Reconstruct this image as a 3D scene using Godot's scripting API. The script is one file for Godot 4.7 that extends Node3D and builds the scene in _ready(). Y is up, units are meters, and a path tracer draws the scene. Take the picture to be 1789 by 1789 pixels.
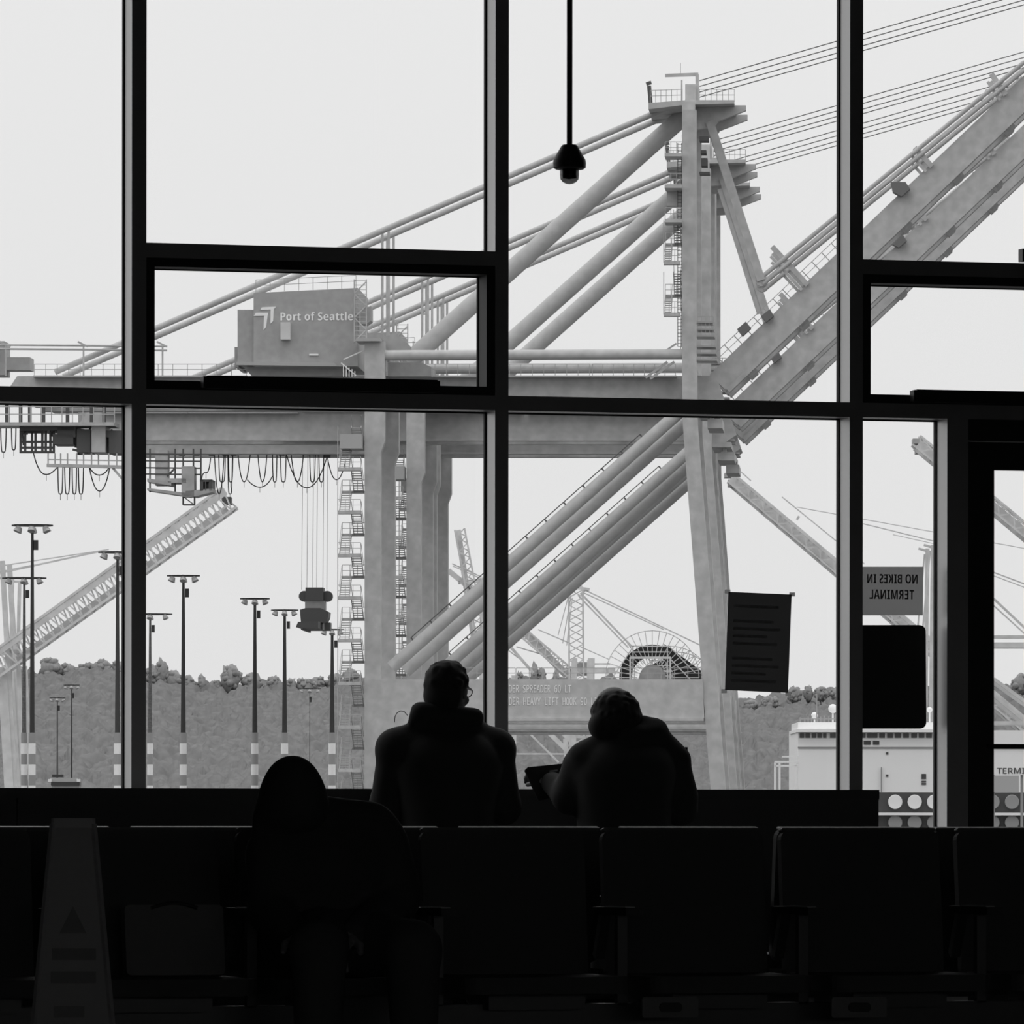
extends Node3D
# Waiting hall of a ferry terminal, looking out of its window wall at harbour cranes.
# Camera model: a long lens (12000 px focal length on a 1789 px frame), level, shifted upwards.
const F := 12000.0
const CX := 894.5
const HY := 1430.0          # row of the horizon
const TURN := 16.4          # degrees the lens is turned away from the window wall's normal
const ROLL := 0.001
const EYE := 0.92           # lens height over the hall floor
const FAR := 28.3           # metres from the lens to the window wall
const YARD := -2.5          # level of the container yard
const WATER := -5.0
var cam_pos: Vector3
var cam_basis: Basis
var used := {}
var M := {}
var rng := RandomNumberGenerator.new()

# ---------- mesh collector ----------
class MB:
	var v := PackedVector3Array()
	var n := PackedVector3Array()
	var ix := PackedInt32Array()
	func tri(a: Vector3, b: Vector3, c: Vector3, na: Vector3, nb: Vector3, nc: Vector3) -> void:
		var k := v.size()
		if (b - a).cross(c - a).dot(na + nb + nc) > 0.0:
			v.append(a); v.append(c); v.append(b)
			n.append(na); n.append(nc); n.append(nb)
		else:
			v.append(a); v.append(b); v.append(c)
			n.append(na); n.append(nb); n.append(nc)
		ix.append(k); ix.append(k + 1); ix.append(k + 2)
	func quad(a: Vector3, b: Vector3, c: Vector3, d: Vector3, nn: Vector3) -> void:
		tri(a, b, c, nn, nn, nn)
		tri(a, c, d, nn, nn, nn)
	func box(c: Vector3, s: Vector3, bs := Basis()) -> void:
		var h := s * 0.5
		for ax in 3:
			var e := Vector3.ZERO; e[ax] = 1.0
			var p := Vector3.ZERO; p[(ax + 1) % 3] = h[(ax + 1) % 3]
			var q := Vector3.ZERO; q[(ax + 2) % 3] = h[(ax + 2) % 3]
			for sg in [-1.0, 1.0]:
				var o: Vector3 = e * h[ax] * sg
				quad(c + bs * (o - p - q), c + bs * (o + p - q), c + bs * (o + p + q), c + bs * (o - p + q), (bs * (e * sg)).normalized())
	func bar(a: Vector3, b: Vector3, w: float, h: float, up := Vector3.UP) -> void:
		# a straight bar from a to b, w across, h along "up"
		var d := b - a
		var l := d.length()
		if l < 1e-6: return
		d /= l
		var s := d.cross(up)
		if s.length() < 1e-3: s = d.cross(Vector3.RIGHT)
		s = s.normalized()
		var u := s.cross(d).normalized()
		box((a + b) * 0.5, Vector3(w, h, l), Basis(s, u, -d))
	func tube(a: Vector3, b: Vector3, r: float, r2 := -1.0, seg := 10, caps := true) -> void:
		if r2 < 0.0: r2 = r
		var d := b - a
		var l := d.length()
		if l < 1e-6: return
		d /= l
		var s := d.cross(Vector3.UP)
		if s.length() < 1e-2: s = d.cross(Vector3.RIGHT)
		s = s.normalized()
		var u := s.cross(d)
		for k in seg:
			var t0 := TAU * k / seg
			var t1 := TAU * (k + 1) / seg
			var n0 := s * cos(t0) + u * sin(t0)
			var n1 := s * cos(t1) + u * sin(t1)
			tri(a + n0 * r, a + n1 * r, b + n1 * r2, n0, n1, n1)
			tri(a + n0 * r, b + n1 * r2, b + n0 * r2, n0, n1, n0)
			if caps:
				tri(a, a + n0 * r, a + n1 * r, -d, -d, -d)
				tri(b, b + n0 * r2, b + n1 * r2, d, d, d)
	func path(pts: Array, r: float, seg := 6) -> void:
		for k in pts.size() - 1:
			tube(pts[k], pts[k + 1], r, r, seg, k == 0 or k == pts.size() - 2)
	func prism(pts: Array, ext: Vector3) -> void:
		# a flat polygon pushed along ext
		var nn := ext.normalized()
		var e1: Vector3 = ((pts[1] - pts[0]) as Vector3).normalized()
		var e2 := nn.cross(e1).normalized()
		var flat := PackedVector2Array()
		for p in pts: flat.append(Vector2((p - pts[0]).dot(e1), (p - pts[0]).dot(e2)))
		var ts := Geometry2D.triangulate_polygon(flat)
		for k in range(0, ts.size(), 3):
			tri(pts[ts[k]], pts[ts[k + 1]], pts[ts[k + 2]], -nn, -nn, -nn)
			tri(pts[ts[k]] + ext, pts[ts[k + 1]] + ext, pts[ts[k + 2]] + ext, nn, nn, nn)
		var sgn := 1.0 if Geometry2D.is_polygon_clockwise(flat) else -1.0
		for k in pts.size():
			var a: Vector3 = pts[k]
			var b: Vector3 = pts[(k + 1) % pts.size()]
			var sn := nn.cross(b - a).normalized() * sgn
			quad(a, b, b + ext, a + ext, sn)
	func lathe(c: Vector3, axis: Vector3, prof: Array, seg := 20) -> void:
		# prof: [radius, height along axis]
		axis = axis.normalized()
		var s := axis.cross(Vector3.RIGHT)
		if s.length() < 0.1: s = axis.cross(Vector3.FORWARD)
		s = s.normalized()
		var u := axis.cross(s)
		for k in prof.size() - 1:
			var p0: Array = prof[k]
			var p1: Array = prof[k + 1]
			var dr: float = p1[0] - p0[0]
			var dh: float = p1[1] - p0[1]
			for j in seg:
				var t0 := TAU * j / seg
				var t1 := TAU * (j + 1) / seg
				var r0 := s * cos(t0) + u * sin(t0)
				var r1 := s * cos(t1) + u * sin(t1)
				var n0 := (r0 * dh - axis * dr).normalized()
				var n1 := (r1 * dh - axis * dr).normalized()
				var a: Vector3 = c + r0 * p0[0] + axis * p0[1]
				var b: Vector3 = c + r1 * p0[0] + axis * p0[1]
				var d: Vector3 = c + r1 * p1[0] + axis * p1[1]
				var e: Vector3 = c + r0 * p1[0] + axis * p1[1]
				if p0[0] > 1e-6: tri(a, b, d, n0, n1, n1)
				if p1[0] > 1e-6: tri(a, d, e, n0, n1, n0)
	func blob(c: Vector3, r: Vector3, seed_: int, rough: float, seg := 12, rings := 8) -> void:
		# a lumpy rounded crown
		var noise := FastNoiseLite.new()
		noise.seed = seed_
		noise.frequency = 1.6
		var g := []
		for i in rings + 1:
			var row := []
			var ph := PI * i / rings
			for j in seg:
				var d := Vector3(sin(ph) * cos(TAU * j / seg), cos(ph), sin(ph) * sin(TAU * j / seg))
				row.append(c + d * r * (1.0 + rough * noise.get_noise_3dv(d * 2.0)))
			g.append(row)
		for i in rings:
			for j in seg:
				var a: Vector3 = g[i][j]
				var b: Vector3 = g[i][(j + 1) % seg]
				var d: Vector3 = g[i + 1][(j + 1) % seg]
				var e: Vector3 = g[i + 1][j]
				var na := ((a - c) / r).normalized()
				var nb := ((b - c) / r).normalized()
				var nd := ((d - c) / r).normalized()
				var ne := ((e - c) / r).normalized()
				if i > 0: tri(a, b, d, na, nb, nd)
				if i < rings - 1: tri(a, d, e, na, nd, ne)
	func mesh() -> ArrayMesh:
		var m := ArrayMesh.new()
		if v.is_empty(): return m
		var a := []
		a.resize(Mesh.ARRAY_MAX)
		a[Mesh.ARRAY_VERTEX] = v
		a[Mesh.ARRAY_NORMAL] = n
		a[Mesh.ARRAY_INDEX] = ix
		m.add_surface_from_arrays(Mesh.PRIMITIVE_TRIANGLES, a)
		return m

# ---------- naming ----------
func numbered(called: String) -> String:
	used[called] = used.get(called, -1) + 1
	return called if used[called] == 0 else "%s_%03d" % [called, used[called]]

func tag(o: Node, label: String, category := "", group := "", kind := ""):
	if label: o.set_meta("label", label)
	if category: o.set_meta("category", category)
	if group: o.set_meta("group", group)
	if kind: o.set_meta("kind", kind)
	return o

func thing(called: String, label: String, category: String, xf := Transform3D(), group := "") -> Node3D:
	var o := Node3D.new()
	o.name = numbered(called)
	add_child(o)
	o.transform = xf
	tag(o, label, category, group)
	return o

func part(parent: Node3D, called: String, mb: MB, mat: Material) -> MeshInstance3D:
	return put(parent, called, mb.mesh(), mat)

func put(parent: Node3D, called: String, mesh: Mesh, mat: Material) -> MeshInstance3D:
	var o := MeshInstance3D.new()
	o.name = called
	o.mesh = mesh
	o.material_override = mat
	parent.add_child(o, true)
	return o

func single(called: String, label: String, category: String, mb: MB, mat: Material, xf := Transform3D(), group := "") -> MeshInstance3D:
	var o := put(self, numbered(called), mb.mesh(), mat)
	o.transform = xf
	tag(o, label, category, group)
	return o

func structure(called: String, mb: MB, mat: Material, label := "") -> MeshInstance3D:
	var o := put(self, called, mb.mesh(), mat)
	tag(o, label, "", "", "structure")
	return o

func inst(parent: Node3D, called: String, mesh: Mesh, mat: Material, xf: Transform3D) -> MeshInstance3D:
	var o := put(parent, called, mesh, mat)
	o.transform = xf
	return o

# ---------- pixels of the photograph to places ----------
func ray(px: float, py: float) -> Vector3:
	return cam_basis * Vector3((px - CX) / F, (HY - py) / F, -1.0)

func at(px: float, py: float, depth: float) -> Vector3:
	return cam_pos + ray(px, py) * depth

func wp(px: float, py: float, z: float) -> Vector3:
	# where the line of sight meets a plane parallel to the window wall
	var d := ray(px, py)
	return cam_pos + d * ((z - cam_pos.z) / d.z)

# ---------- materials ----------
func grey(l: float, a := 1.0) -> Color:
	var c := Color(l, l, l).linear_to_srgb()
	c.a = a
	return c

func mat(called: String, l: float, rough := 0.7, metal := 0.0) -> StandardMaterial3D:
	var m := StandardMaterial3D.new()
	m.resource_name = called
	m.albedo_color = grey(l)
	m.roughness = rough
	m.metallic = metal
	M[called] = m
	return m

func noise_tex(seed_: int, freq: float, lo: float, hi: float, size := 512) -> NoiseTexture2D:
	var nz := FastNoiseLite.new()
	nz.seed = seed_
	nz.frequency = freq
	nz.fractal_octaves = 4
	var t := NoiseTexture2D.new()
	t.width = size
	t.height = size
	t.seamless = true
	t.noise = nz
	var g := Gradient.new()
	g.set_color(0, grey(lo))
	g.set_color(1, grey(hi))
	t.color_ramp = g
	return t

func worn(called: String, l: float, rough: float, metal: float, tex: Texture2D, scale: float) -> StandardMaterial3D:
	var m := mat(called, l, rough, metal)
	m.albedo_texture = tex
	m.uv1_triplanar = true
	m.uv1_scale = Vector3.ONE * scale
	return m

func lettering(parent: Node3D, called: String, text: String, px_h: float, depth: float, xf: Transform3D, mt: Material, bold := 400, font_name := "Droid Sans") -> MeshInstance3D:
	# px_h: font size in metres
	var f := SystemFont.new()
	f.font_names = PackedStringArray([font_name])
	f.font_weight = bold
	var tm := TextMesh.new()
	tm.text = text
	tm.font = f
	tm.font_size = 64
	tm.pixel_size = px_h / 64.0
	tm.depth = depth
	tm.curve_step = 2.0
	tm.horizontal_alignment = HORIZONTAL_ALIGNMENT_LEFT
	tm.vertical_alignment = VERTICAL_ALIGNMENT_BOTTOM
	return inst(parent, called, tm, mt, xf)

func _ready() -> void:
	rng.seed = 4601
	# ---- camera ----
	cam_basis = Basis(Vector3.UP, -deg_to_rad(TURN)) * Basis(Vector3(0, 0, 1), ROLL)
	cam_pos = Vector3(-FAR * sin(deg_to_rad(TURN)), EYE, FAR * cos(deg_to_rad(TURN)))
	var cam := Camera3D.new()
	cam.name = "camera"
	add_child(cam)
	cam.transform = Transform3D(cam_basis, cam_pos)
	cam.projection = Camera3D.PROJECTION_FRUSTUM
	cam.near = 1.0
	cam.far = 9000.0
	cam.size = 1789.0 / F
	cam.frustum_offset = Vector2(0.0, (HY - CX) / F)
	cam.current = true
	# ---- overcast sky, the only light ----
	var sky_mat := ProceduralSkyMaterial.new()
	sky_mat.sky_top_color = grey(SKY_TOP)
	sky_mat.sky_horizon_color = grey(SKY_LOW)
	sky_mat.sky_curve = 1.5      # overcast: the zenith is brighter than the horizon
	sky_mat.ground_horizon_color = grey(0.3)
	sky_mat.ground_bottom_color = grey(0.12)
	sky_mat.ground_curve = 0.05
	var sky := Sky.new()
	sky.sky_material = sky_mat
	var env := Environment.new()
	env.background_mode = Environment.BG_SKY
	env.sky = sky
	env.tonemap_mode = Environment.TONE_MAPPER_LINEAR
	env.tonemap_exposure = EXPOSURE
	env.sdfgi_enabled = true
	env.ssao_enabled = true
	env.ssil_enabled = true
	env.fog_enabled = HAZE > 0.0
	env.fog_density = HAZE
	env.fog_light_color = grey(0.8)
	var we := WorldEnvironment.new()
	we.name = "surroundings"
	we.environment = env
	add_child(we)
	make_materials()
	build_hall()
	build_harbour()
	build_furniture()
	build_people()

const SKY_TOP := 2.2
const SKY_LOW := 0.86
const EXPOSURE := 1.0
const HAZE := 0.0

func make_materials() -> void:
	var grime := noise_tex(3, 0.012, 0.72, 1.0)
	var streak := noise_tex(8, 0.03, 0.8, 1.0)
	var leafy := noise_tex(11, 0.06, 0.5, 1.0)
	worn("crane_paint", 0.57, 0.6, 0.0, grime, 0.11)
	worn("machinery", 0.10, 0.55, 0.0, streak, 0.3)
	worn("house_paint", 0.42, 0.6, 0.0, streak, 0.07)
	mat("white_paint", 0.9, 0.6)
	mat("stair_paint", 0.16, 0.6)
	mat("rail_paint", 0.42, 0.6)
	mat("rope", 0.15, 0.7)
	mat("cable", 0.05, 0.8)
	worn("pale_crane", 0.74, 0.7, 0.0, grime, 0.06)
	mat("pole_steel", 0.03, 0.7)
	worn("pole_pale", 0.2, 0.7, 0.0, noise_tex(21, 0.05, 0.25, 1.0), 0.12)
	mat("lamp_head", 0.42, 0.5)
	mat("band_white", 0.85, 0.6)
	mat("band_grey", 0.3, 0.7)
	worn("foliage", 0.36, 0.95, 0.0, leafy, 0.02)
	worn("canopy", 0.19, 0.95, 0.0, leafy, 0.006)
	mat("bark", 0.08, 0.9)
	mat("ship_white", 0.86, 0.5)
	mat("ship_glass", 0.035, 0.2)
	worn("hull", 0.065, 0.6, 0.0, streak, 0.3)
	mat("yard", 0.13, 0.9)
	mat("water", 0.05, 0.12)
	mat("vehicle_dark", 0.03, 0.4)
	mat("reel", 0.025, 0.8)
	# hall
	mat("aluminium", 0.55, 0.42, 0.6)
	mat("dark_metal", 0.05, 0.6)
	mat("rubber", 0.03, 0.8)
	worn("floor_stone", 0.09, 0.5, 0.0, streak, 0.6)
	mat("wall_paint", 0.30, 0.9)
	mat("ceiling_panel", 0.35, 0.9)
	mat("counter_top", 0.12, 0.5)
	mat("counter_panel", 0.14, 0.8)
	mat("vinyl", 0.11, 0.7)
	mat("pale_glint", 0.6, 0.6, 0.2)  # matte pale tone, stands in for glints
	mat("steel_dark", 0.14, 0.45, 0.4)
	mat("plastic_black", 0.05, 0.5)
	mat("sign_body", 0.55, 0.5)
	mat("sign_ink", 0.3, 0.6)
	mat("notice_ink", 0.3, 0.9).backlight_enabled = true
	M.notice_ink.backlight = grey(0.75)
	mat("wool", 0.10, 1.0)
	mat("coat", 0.09, 0.9)
	mat("trousers", 0.12, 0.95)
	mat("hair", 0.07, 0.8)
	mat("skin", 0.35, 0.6)
	mat("shoe", 0.1, 0.5)
	mat("shoe_sole", 0.5, 0.7)
	mat("paper", 0.06, 0.9).backlight_enabled = true
	M.paper.backlight = grey(0.25)
	mat("tape", 0.8, 0.5).backlight_enabled = true
	M.tape.backlight = grey(0.7)
	mat("book_page", 0.8, 0.8)
	mat("bag_cloth", 0.3, 0.95)
	var g := mat("glass", 0.9, 0.0)
	g.transparency = BaseMaterial3D.TRANSPARENCY_ALPHA
	g.albedo_color = Color(0.92, 0.92, 0.92, 0.03)
	var l := mat("lens", 0.9, 0.0)
	l.transparency = BaseMaterial3D.TRANSPARENCY_ALPHA
	l.albedo_color = Color(0.95, 0.95, 0.95, 0.05)
	var d := mat("smoked_dome", 0.02, 0.05)
	d.transparency = BaseMaterial3D.TRANSPARENCY_ALPHA
	d.albedo_color = Color(0.03, 0.03, 0.03, 0.75)
	var v := mat("sign_film", 0.45, 0.8)
	v.backlight_enabled = true
	v.backlight = grey(0.8)
	var w := mat("sign_film_ink", 0.04, 0.8)
	w.backlight_enabled = true
	w.backlight = grey(0.3)

# ================= the hall =================
func xz(px: float, z := 0.0) -> float:
	return wp(px, 700.0, z).x
func yz(px: float, py: float, z := 0.0) -> float:
	return wp(px, py, z).y

func slab(x0: float, x1: float, y0: float, y1: float, z0: float, z1: float) -> MB:
	var b := MB.new()
	b.box(Vector3((x0 + x1) / 2, (y0 + y1) / 2, (z0 + z1) / 2), Vector3(absf(x1 - x0), absf(y1 - y0), absf(z1 - z0)))
	return b

func rim(x0: float, x1: float, y0: float, y1: float, t: float, z0: float, z1: float) -> MB:
	# a rectangular frame of members t wide, inside the given outline
	var b := MB.new()
	var zc := (z0 + z1) / 2
	var zs := absf(z1 - z0)
	b.box(Vector3(x0 + t / 2, (y0 + y1) / 2, zc), Vector3(t, y1 - y0, zs))
	b.box(Vector3(x1 - t / 2, (y0 + y1) / 2, zc), Vector3(t, y1 - y0, zs))
	b.box(Vector3((x0 + x1) / 2, y0 + t / 2, zc), Vector3(x1 - x0 - 2 * t, t, zs))
	b.box(Vector3((x0 + x1) / 2, y1 - t / 2, zc), Vector3(x1 - x0 - 2 * t, t, zs))
	return b

const HEAD := 4.75
const ROOF := 5.2
const DEEP := 0.152

func glazed(w: Node3D, x0: float, x1: float, y0: float, y1: float) -> void:
	part(w, "gasket", rim(x0, x1, y0, y1, 0.006, -DEEP, -DEEP + 0.024), M.rubber)
	part(w, "pane", slab(x0 + 0.002, x1 - 0.002, y0 + 0.002, y1 - 0.002, -DEEP + 0.004, -DEEP + 0.010), M.glass)

func window(called: String, label: String) -> Node3D:
	var w := Node3D.new()
	w.name = called
	add_child(w)
	return tag(w, label, "", "", "structure")

func vent(w: Node3D, x0: float, x1: float, y0: float, y1: float, box0: float, box1: float) -> void:
	# an opening light with its own sash and a chain drive on the bottom rail
	var s := part(w, "sash", rim(x0, x1, y0, y1, 0.036, -DEEP + 0.012, -0.004), M.dark_metal)
	part(s, "gasket", rim(x0 + 0.036, x1 - 0.036, y0 + 0.036, y1 - 0.036, 0.004, -DEEP + 0.012, -DEEP + 0.03), M.rubber)
	part(s, "pane", slab(x0 + 0.038, x1 - 0.038, y0 + 0.038, y1 - 0.038, -DEEP + 0.016, -DEEP + 0.022), M.glass)
	var d := MB.new()
	d.box(Vector3((box0 + box1) / 2, y0 + 0.030, 0.028), Vector3(box1 - box0, 0.052, 0.06))
	d.box(Vector3(box0 - 0.006, y0 + 0.030, 0.028), Vector3(0.012, 0.044, 0.052))
	d.box(Vector3(box1 + 0.006, y0 + 0.030, 0.028), Vector3(0.012, 0.044, 0.052))
	part(w, "chain_drive", d, M.plastic_black)

func build_hall() -> void:
	var m0 := xz(231.0) - 1.53
	var mull := [[m0, m0 + 0.062], [xz(230.0), xz(255.5)], [xz(865.0), xz(888.4)], [xz(1484.5), xz(1507.5)], [xz(2078.0), xz(2101.0)]]
	var t0 := yz(889.0, 717.5)          # lower edge of the long transom
	var t1 := yz(889.0, 691.5)
	var low := 0.09                     # bottom rail
	structure("floor", slab(-16, 6, -0.3, 0, -0.2, 31), M.floor_stone, "dark stone floor of the waiting hall")
	structure("ceiling", slab(-16, 6, ROOF, ROOF + 0.3, -0.2, 31), M.ceiling_panel, "dark ceiling of the waiting hall")
	structure("wall_left", slab(-16.3, -16, -0.3, ROOF + 0.3, -0.2, 31), M.wall_paint, "dark side wall of the hall")
	structure("wall_right", slab(6, 6.3, -0.3, ROOF + 0.3, -0.2, 31), M.wall_paint, "dark side wall of the hall by the door")
	var bw := slab(-16.3, 6.3, -0.3, 1.2, 31, 31.3)       # unseen rear windows added to brighten the dark interior
	bw.box(Vector3(-5, 4.15, 31.15), Vector3(22.6, 2.7, 0.3))
	bw.box(Vector3(-15.15, 2.0, 31.15), Vector3(2.3, 1.6, 0.3))
	bw.box(Vector3(5.15, 2.0, 31.15), Vector3(2.3, 1.6, 0.3))
	structure("wall_back", bw, M.wall_paint, "rear wall of the hall below and above the added windows")
	var rear := window("window_5", "band of windows added in the rear wall as fill light")
	for i in 6:
		var xa := -14.0 + 3.0 * i
		part(rear, "frame", rim(xa, xa + 3.0, 1.2, 2.8, 0.06, 31.05, 31.2), M.dark_metal)
		part(rear, "pane", slab(xa + 0.06, xa + 2.94, 1.26, 2.74, 31.12, 31.126), M.glass)
	var fw := MB.new()
	var xr: float = mull[4][1]
	fw.box(Vector3((-16.0 + m0) / 2, ROOF / 2, -0.1), Vector3(m0 + 16.0, ROOF, 0.2))
	fw.box(Vector3((6.0 + xr) / 2, ROOF / 2, -0.1), Vector3(6.0 - xr, ROOF, 0.2))
	fw.box(Vector3((m0 + xr) / 2, (HEAD + ROOF) / 2, -0.1), Vector3(xr - m0, ROOF - HEAD, 0.2))
	structure("wall_front", fw, M.wall_paint, "solid wall round the glazed front of the hall")
	for k in 5:
		structure("trim_%d" % (k + 1), slab(mull[k][0], mull[k][1], 0, HEAD, -DEEP - 0.02, 0), M.aluminium, "tall aluminium mullion of the window wall")
	# long transom, bottom rail: one piece a bay
	var bays := []
	for k in 4: bays.append([mull[k][1], mull[k + 1][0]])
	var jamb := [xz(1655.0), xz(1692.0)]
	for k in 4:
		structure("trim_%d" % (k + 6), slab(bays[k][0], bays[k][1], t0, t1, -DEEP - 0.02, 0), M.aluminium, "aluminium transom between two mullions")
	for k in 3:
		structure("trim_%d" % (k + 10), slab(bays[k][0], bays[k][1], 0, low, -DEEP - 0.02, 0), M.aluminium, "aluminium bottom rail of the window wall")
	var w := window("window_1", "tall glazed bay beyond the light poles")
	glazed(w, bays[0][0], bays[0][1], low, t0)
	glazed(w, bays[0][0], bays[0][1], t1, HEAD)
	w = window("window_2", "glazed bay with an opening sash below its upper light")
	glazed(w, bays[1][0], bays[1][1], low, t0)
	var u0 := yz(560.0, 457.0)
	var u1 := yz(560.0, 431.5)
	part(w, "transom", slab(bays[1][0], bays[1][1], u0, u1, -DEEP - 0.02, 0), M.aluminium)
	glazed(w, bays[1][0], bays[1][1], u1, HEAD)
	vent(w, bays[1][0], bays[1][1], t1, u0, xz(355), xz(758))
	w = window("window_3", "tall glazed bay holding a taped notice")
	glazed(w, bays[2][0], bays[2][1], low, t0)
	glazed(w, bays[2][0], bays[2][1], t1, HEAD)
	w = window("window_4", "glazed bay over the door with an opening sash")
	part(w, "transom", slab(bays[3][0], bays[3][1], yz(1640.0, 482.0), yz(1640.0, 456.3), -DEEP - 0.02, 0), M.aluminium)
	glazed(w, bays[3][0], bays[3][1], yz(1640.0, 456.3), HEAD)
	vent(w, bays[3][0], bays[3][1], t1, yz(1640.0, 482.0), xz(1594), xz(1985))
	var dr := slab(xz(1779), xz(1980), yz(1780, 458), yz(1780, 436), 0.0, 0.05)
	part(w, "chain_drive", dr, M.plastic_black)
	# side light beside the door
	part(w, "jamb", slab(jamb[0], jamb[1], 0, t0, -DEEP - 0.02, 0), M.aluminium)
	part(w, "bottom_rail", slab(bays[3][0], jamb[0], 0, low, -DEEP - 0.02, 0), M.aluminium)
	glazed(w, bays[3][0], jamb[0], low, t0)
	# door
	var door := window("door_1", "dark framed glass door beside the notices")
	var dx0: float = jamb[1] + 0.004
	var dx1: float = bays[3][1] - 0.004
	var hd := yz(1740, 770)
	part(door, "header", slab(jamb[1], bays[3][1], hd, t0, -DEEP, 0.004), M.dark_metal)
	var gl := xz(1740, 0.0)
	var gt := yz(1741, 820)
	var st := gl - dx0
	part(door, "stile", slab(dx0, gl, 0.02, hd - 0.004, -0.08, -0.02), M.dark_metal)
	part(door, "stile", slab(dx1 - st, dx1, 0.02, hd - 0.004, -0.08, -0.02), M.dark_metal)
	part(door, "rail", slab(gl, dx1 - st, gt, hd - 0.004, -0.08, -0.02), M.dark_metal)
	part(door, "rail", slab(gl, dx1 - st, 0.02, 0.26, -0.08, -0.02), M.dark_metal)
	part(door, "pane", slab(gl, dx1 - st, 0.26, gt, -0.053, -0.047), M.glass)
	var pb := slab(gl - 0.03, dx1 - st + 0.03, yz(1760, 1308.5, 0.03), yz(1760, 1300, 0.03), 0.015, 0.04)
	pb.box(Vector3(gl - 0.02, yz(1760, 1304, 0.03), -0.003), Vector3(0.025, 0.02, 0.036))
	pb.box(Vector3(dx1 - st + 0.02, yz(1760, 1304, 0.03), -0.003), Vector3(0.025, 0.02, 0.036))
	part(door, "push_bar", pb, M.dark_metal)

# ================= the harbour =================
var c_o: Vector3
var c_r: Vector3
var c_b: Vector3
var c_off := [0.0, 54.1, 77.9]      # how far along the rails each crane stands

func crane_frame(k: int) -> Transform3D:
	return Transform3D(Basis(c_b, Vector3.UP, -c_r), c_o + c_r * c_off[k])

func lp(px: float, py: float, w := 0.0, k := 0) -> Vector3:
	# point of crane k's own frame seen at a pixel, w metres along the rails behind its near side
	var d := ray(px, py)
	var q: Vector3 = c_o + c_r * (c_off[k] + w)
	var p := cam_pos + d * ((q - cam_pos).dot(c_r) / d.dot(c_r))
	return crane_frame(k).affine_inverse() * p

func plate(b: MB, pts: Array, w: float, w0: float, w1: float, k := 0) -> MB:
	# outline given in pixels at depth w, solid from w0 to w1
	var l := []
	for p in pts:
		var q := lp(p[0], p[1], w, k)
		q.z = -w0
		l.append(q)
	b.prism(l, Vector3(0, 0, -(w1 - w0)))
	return b

func rect(b: MB, x0: float, y0: float, x1: float, y1: float, w: float, w0: float, w1: float, k := 0) -> MB:
	return plate(b, [[x0, y0], [x1, y0], [x1, y1], [x0, y1]], w, w0, w1, k)

func railing(a: Vector3, b: Vector3, h: float, n: int, t := 0.05) -> MB:
	var m := MB.new()
	for i in n + 1:
		var p := a.lerp(b, float(i) / n)
		m.bar(p, p + Vector3.UP * h, t, t, Vector3.RIGHT)
	for f in [1.0, 0.55]:
		m.bar(a + Vector3.UP * h * f, b + Vector3.UP * h * f, t, t)
	return m

func stair_flight(x0: float, x1: float, y0: float, y1: float, z0: float, z1: float, n: int) -> MB:
	# rises from (y0, z0) to (y1, z1) between x0 and x1
	var m := MB.new()
	for i in n:
		var f := (i + 0.5) / n
		m.box(Vector3((x0 + x1) / 2, lerpf(y0, y1, f), lerpf(z0, z1, f)), Vector3(absf(x1 - x0), 0.07, absf(z1 - z0) / n * 1.05))
	for x in [x0, x1]:
		m.bar(Vector3(x, y0, z0), Vector3(x, y1, z1), 0.06, 0.22)
		m.bar(Vector3(x, y0 + 1.0, z0), Vector3(x, y1 + 1.0, z1), 0.045, 0.045)
	return m

func stairs(c: Node3D, px0: float, px1: float, rows: Array, storey: float, w: float) -> void:
	# a zigzag of flights that run along the rails, landings at both ends
	var run := 3.0
	for y in rows:
		var a := lp(px0, y, w)
		var b := lp(px1, y, w)
		var up := storey / 20.0
		var mid := (a.x + b.x) / 2
		var zn := -w + run / 2
		var zf := -w - run / 2
		var lan := MB.new()
		lan.box(Vector3(mid, a.y, zn + 0.55), Vector3(b.x - a.x, 0.3, 1.1))
		part(c, "landing", lan, M.crane_paint)
		lan = MB.new()
		lan.box(Vector3(mid, a.y + up * 0.52, zf - 0.55), Vector3(b.x - a.x, 0.22, 1.1))
		part(c, "landing", lan, M.crane_paint)
		part(c, "stair_flight", stair_flight(a.x + 0.05, mid - 0.1, a.y, a.y + up * 0.52, zn, zf, 9), M.rail_paint)
		part(c, "stair_flight", stair_flight(mid + 0.1, b.x - 0.05, a.y + up * 0.52, a.y + up, zf, zn, 9), M.rail_paint)
		var r := railing(Vector3(a.x, a.y, zn + 1.1), Vector3(b.x, a.y, zn + 1.1), 1.1, 3, 0.045)
		part(c, "handrail", r, M.rail_paint)
		r = railing(Vector3(a.x, a.y + up * 0.52, zf - 1.1), Vector3(b.x, a.y + up * 0.52, zf - 1.1), 1.1, 3, 0.045)
		part(c, "handrail", r, M.rail_paint)
		r = MB.new()
		r.bar(Vector3(a.x, a.y, zn + 1.0), Vector3(a.x, a.y + up, zn + 1.0), 0.07, 0.07, Vector3.RIGHT)
		part(c, "post", r, M.rail_paint)

const FAR_W := 18.0

func both(c: Node3D, called: String, pts: Array, w0: float, w1: float, mt: Material) -> void:
	# the same plate in the near and the far frame
	for s in [0.0, FAR_W]:
		part(c, called, plate(MB.new(), pts, 0.0, s + w0, s + w1), mt)

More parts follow.
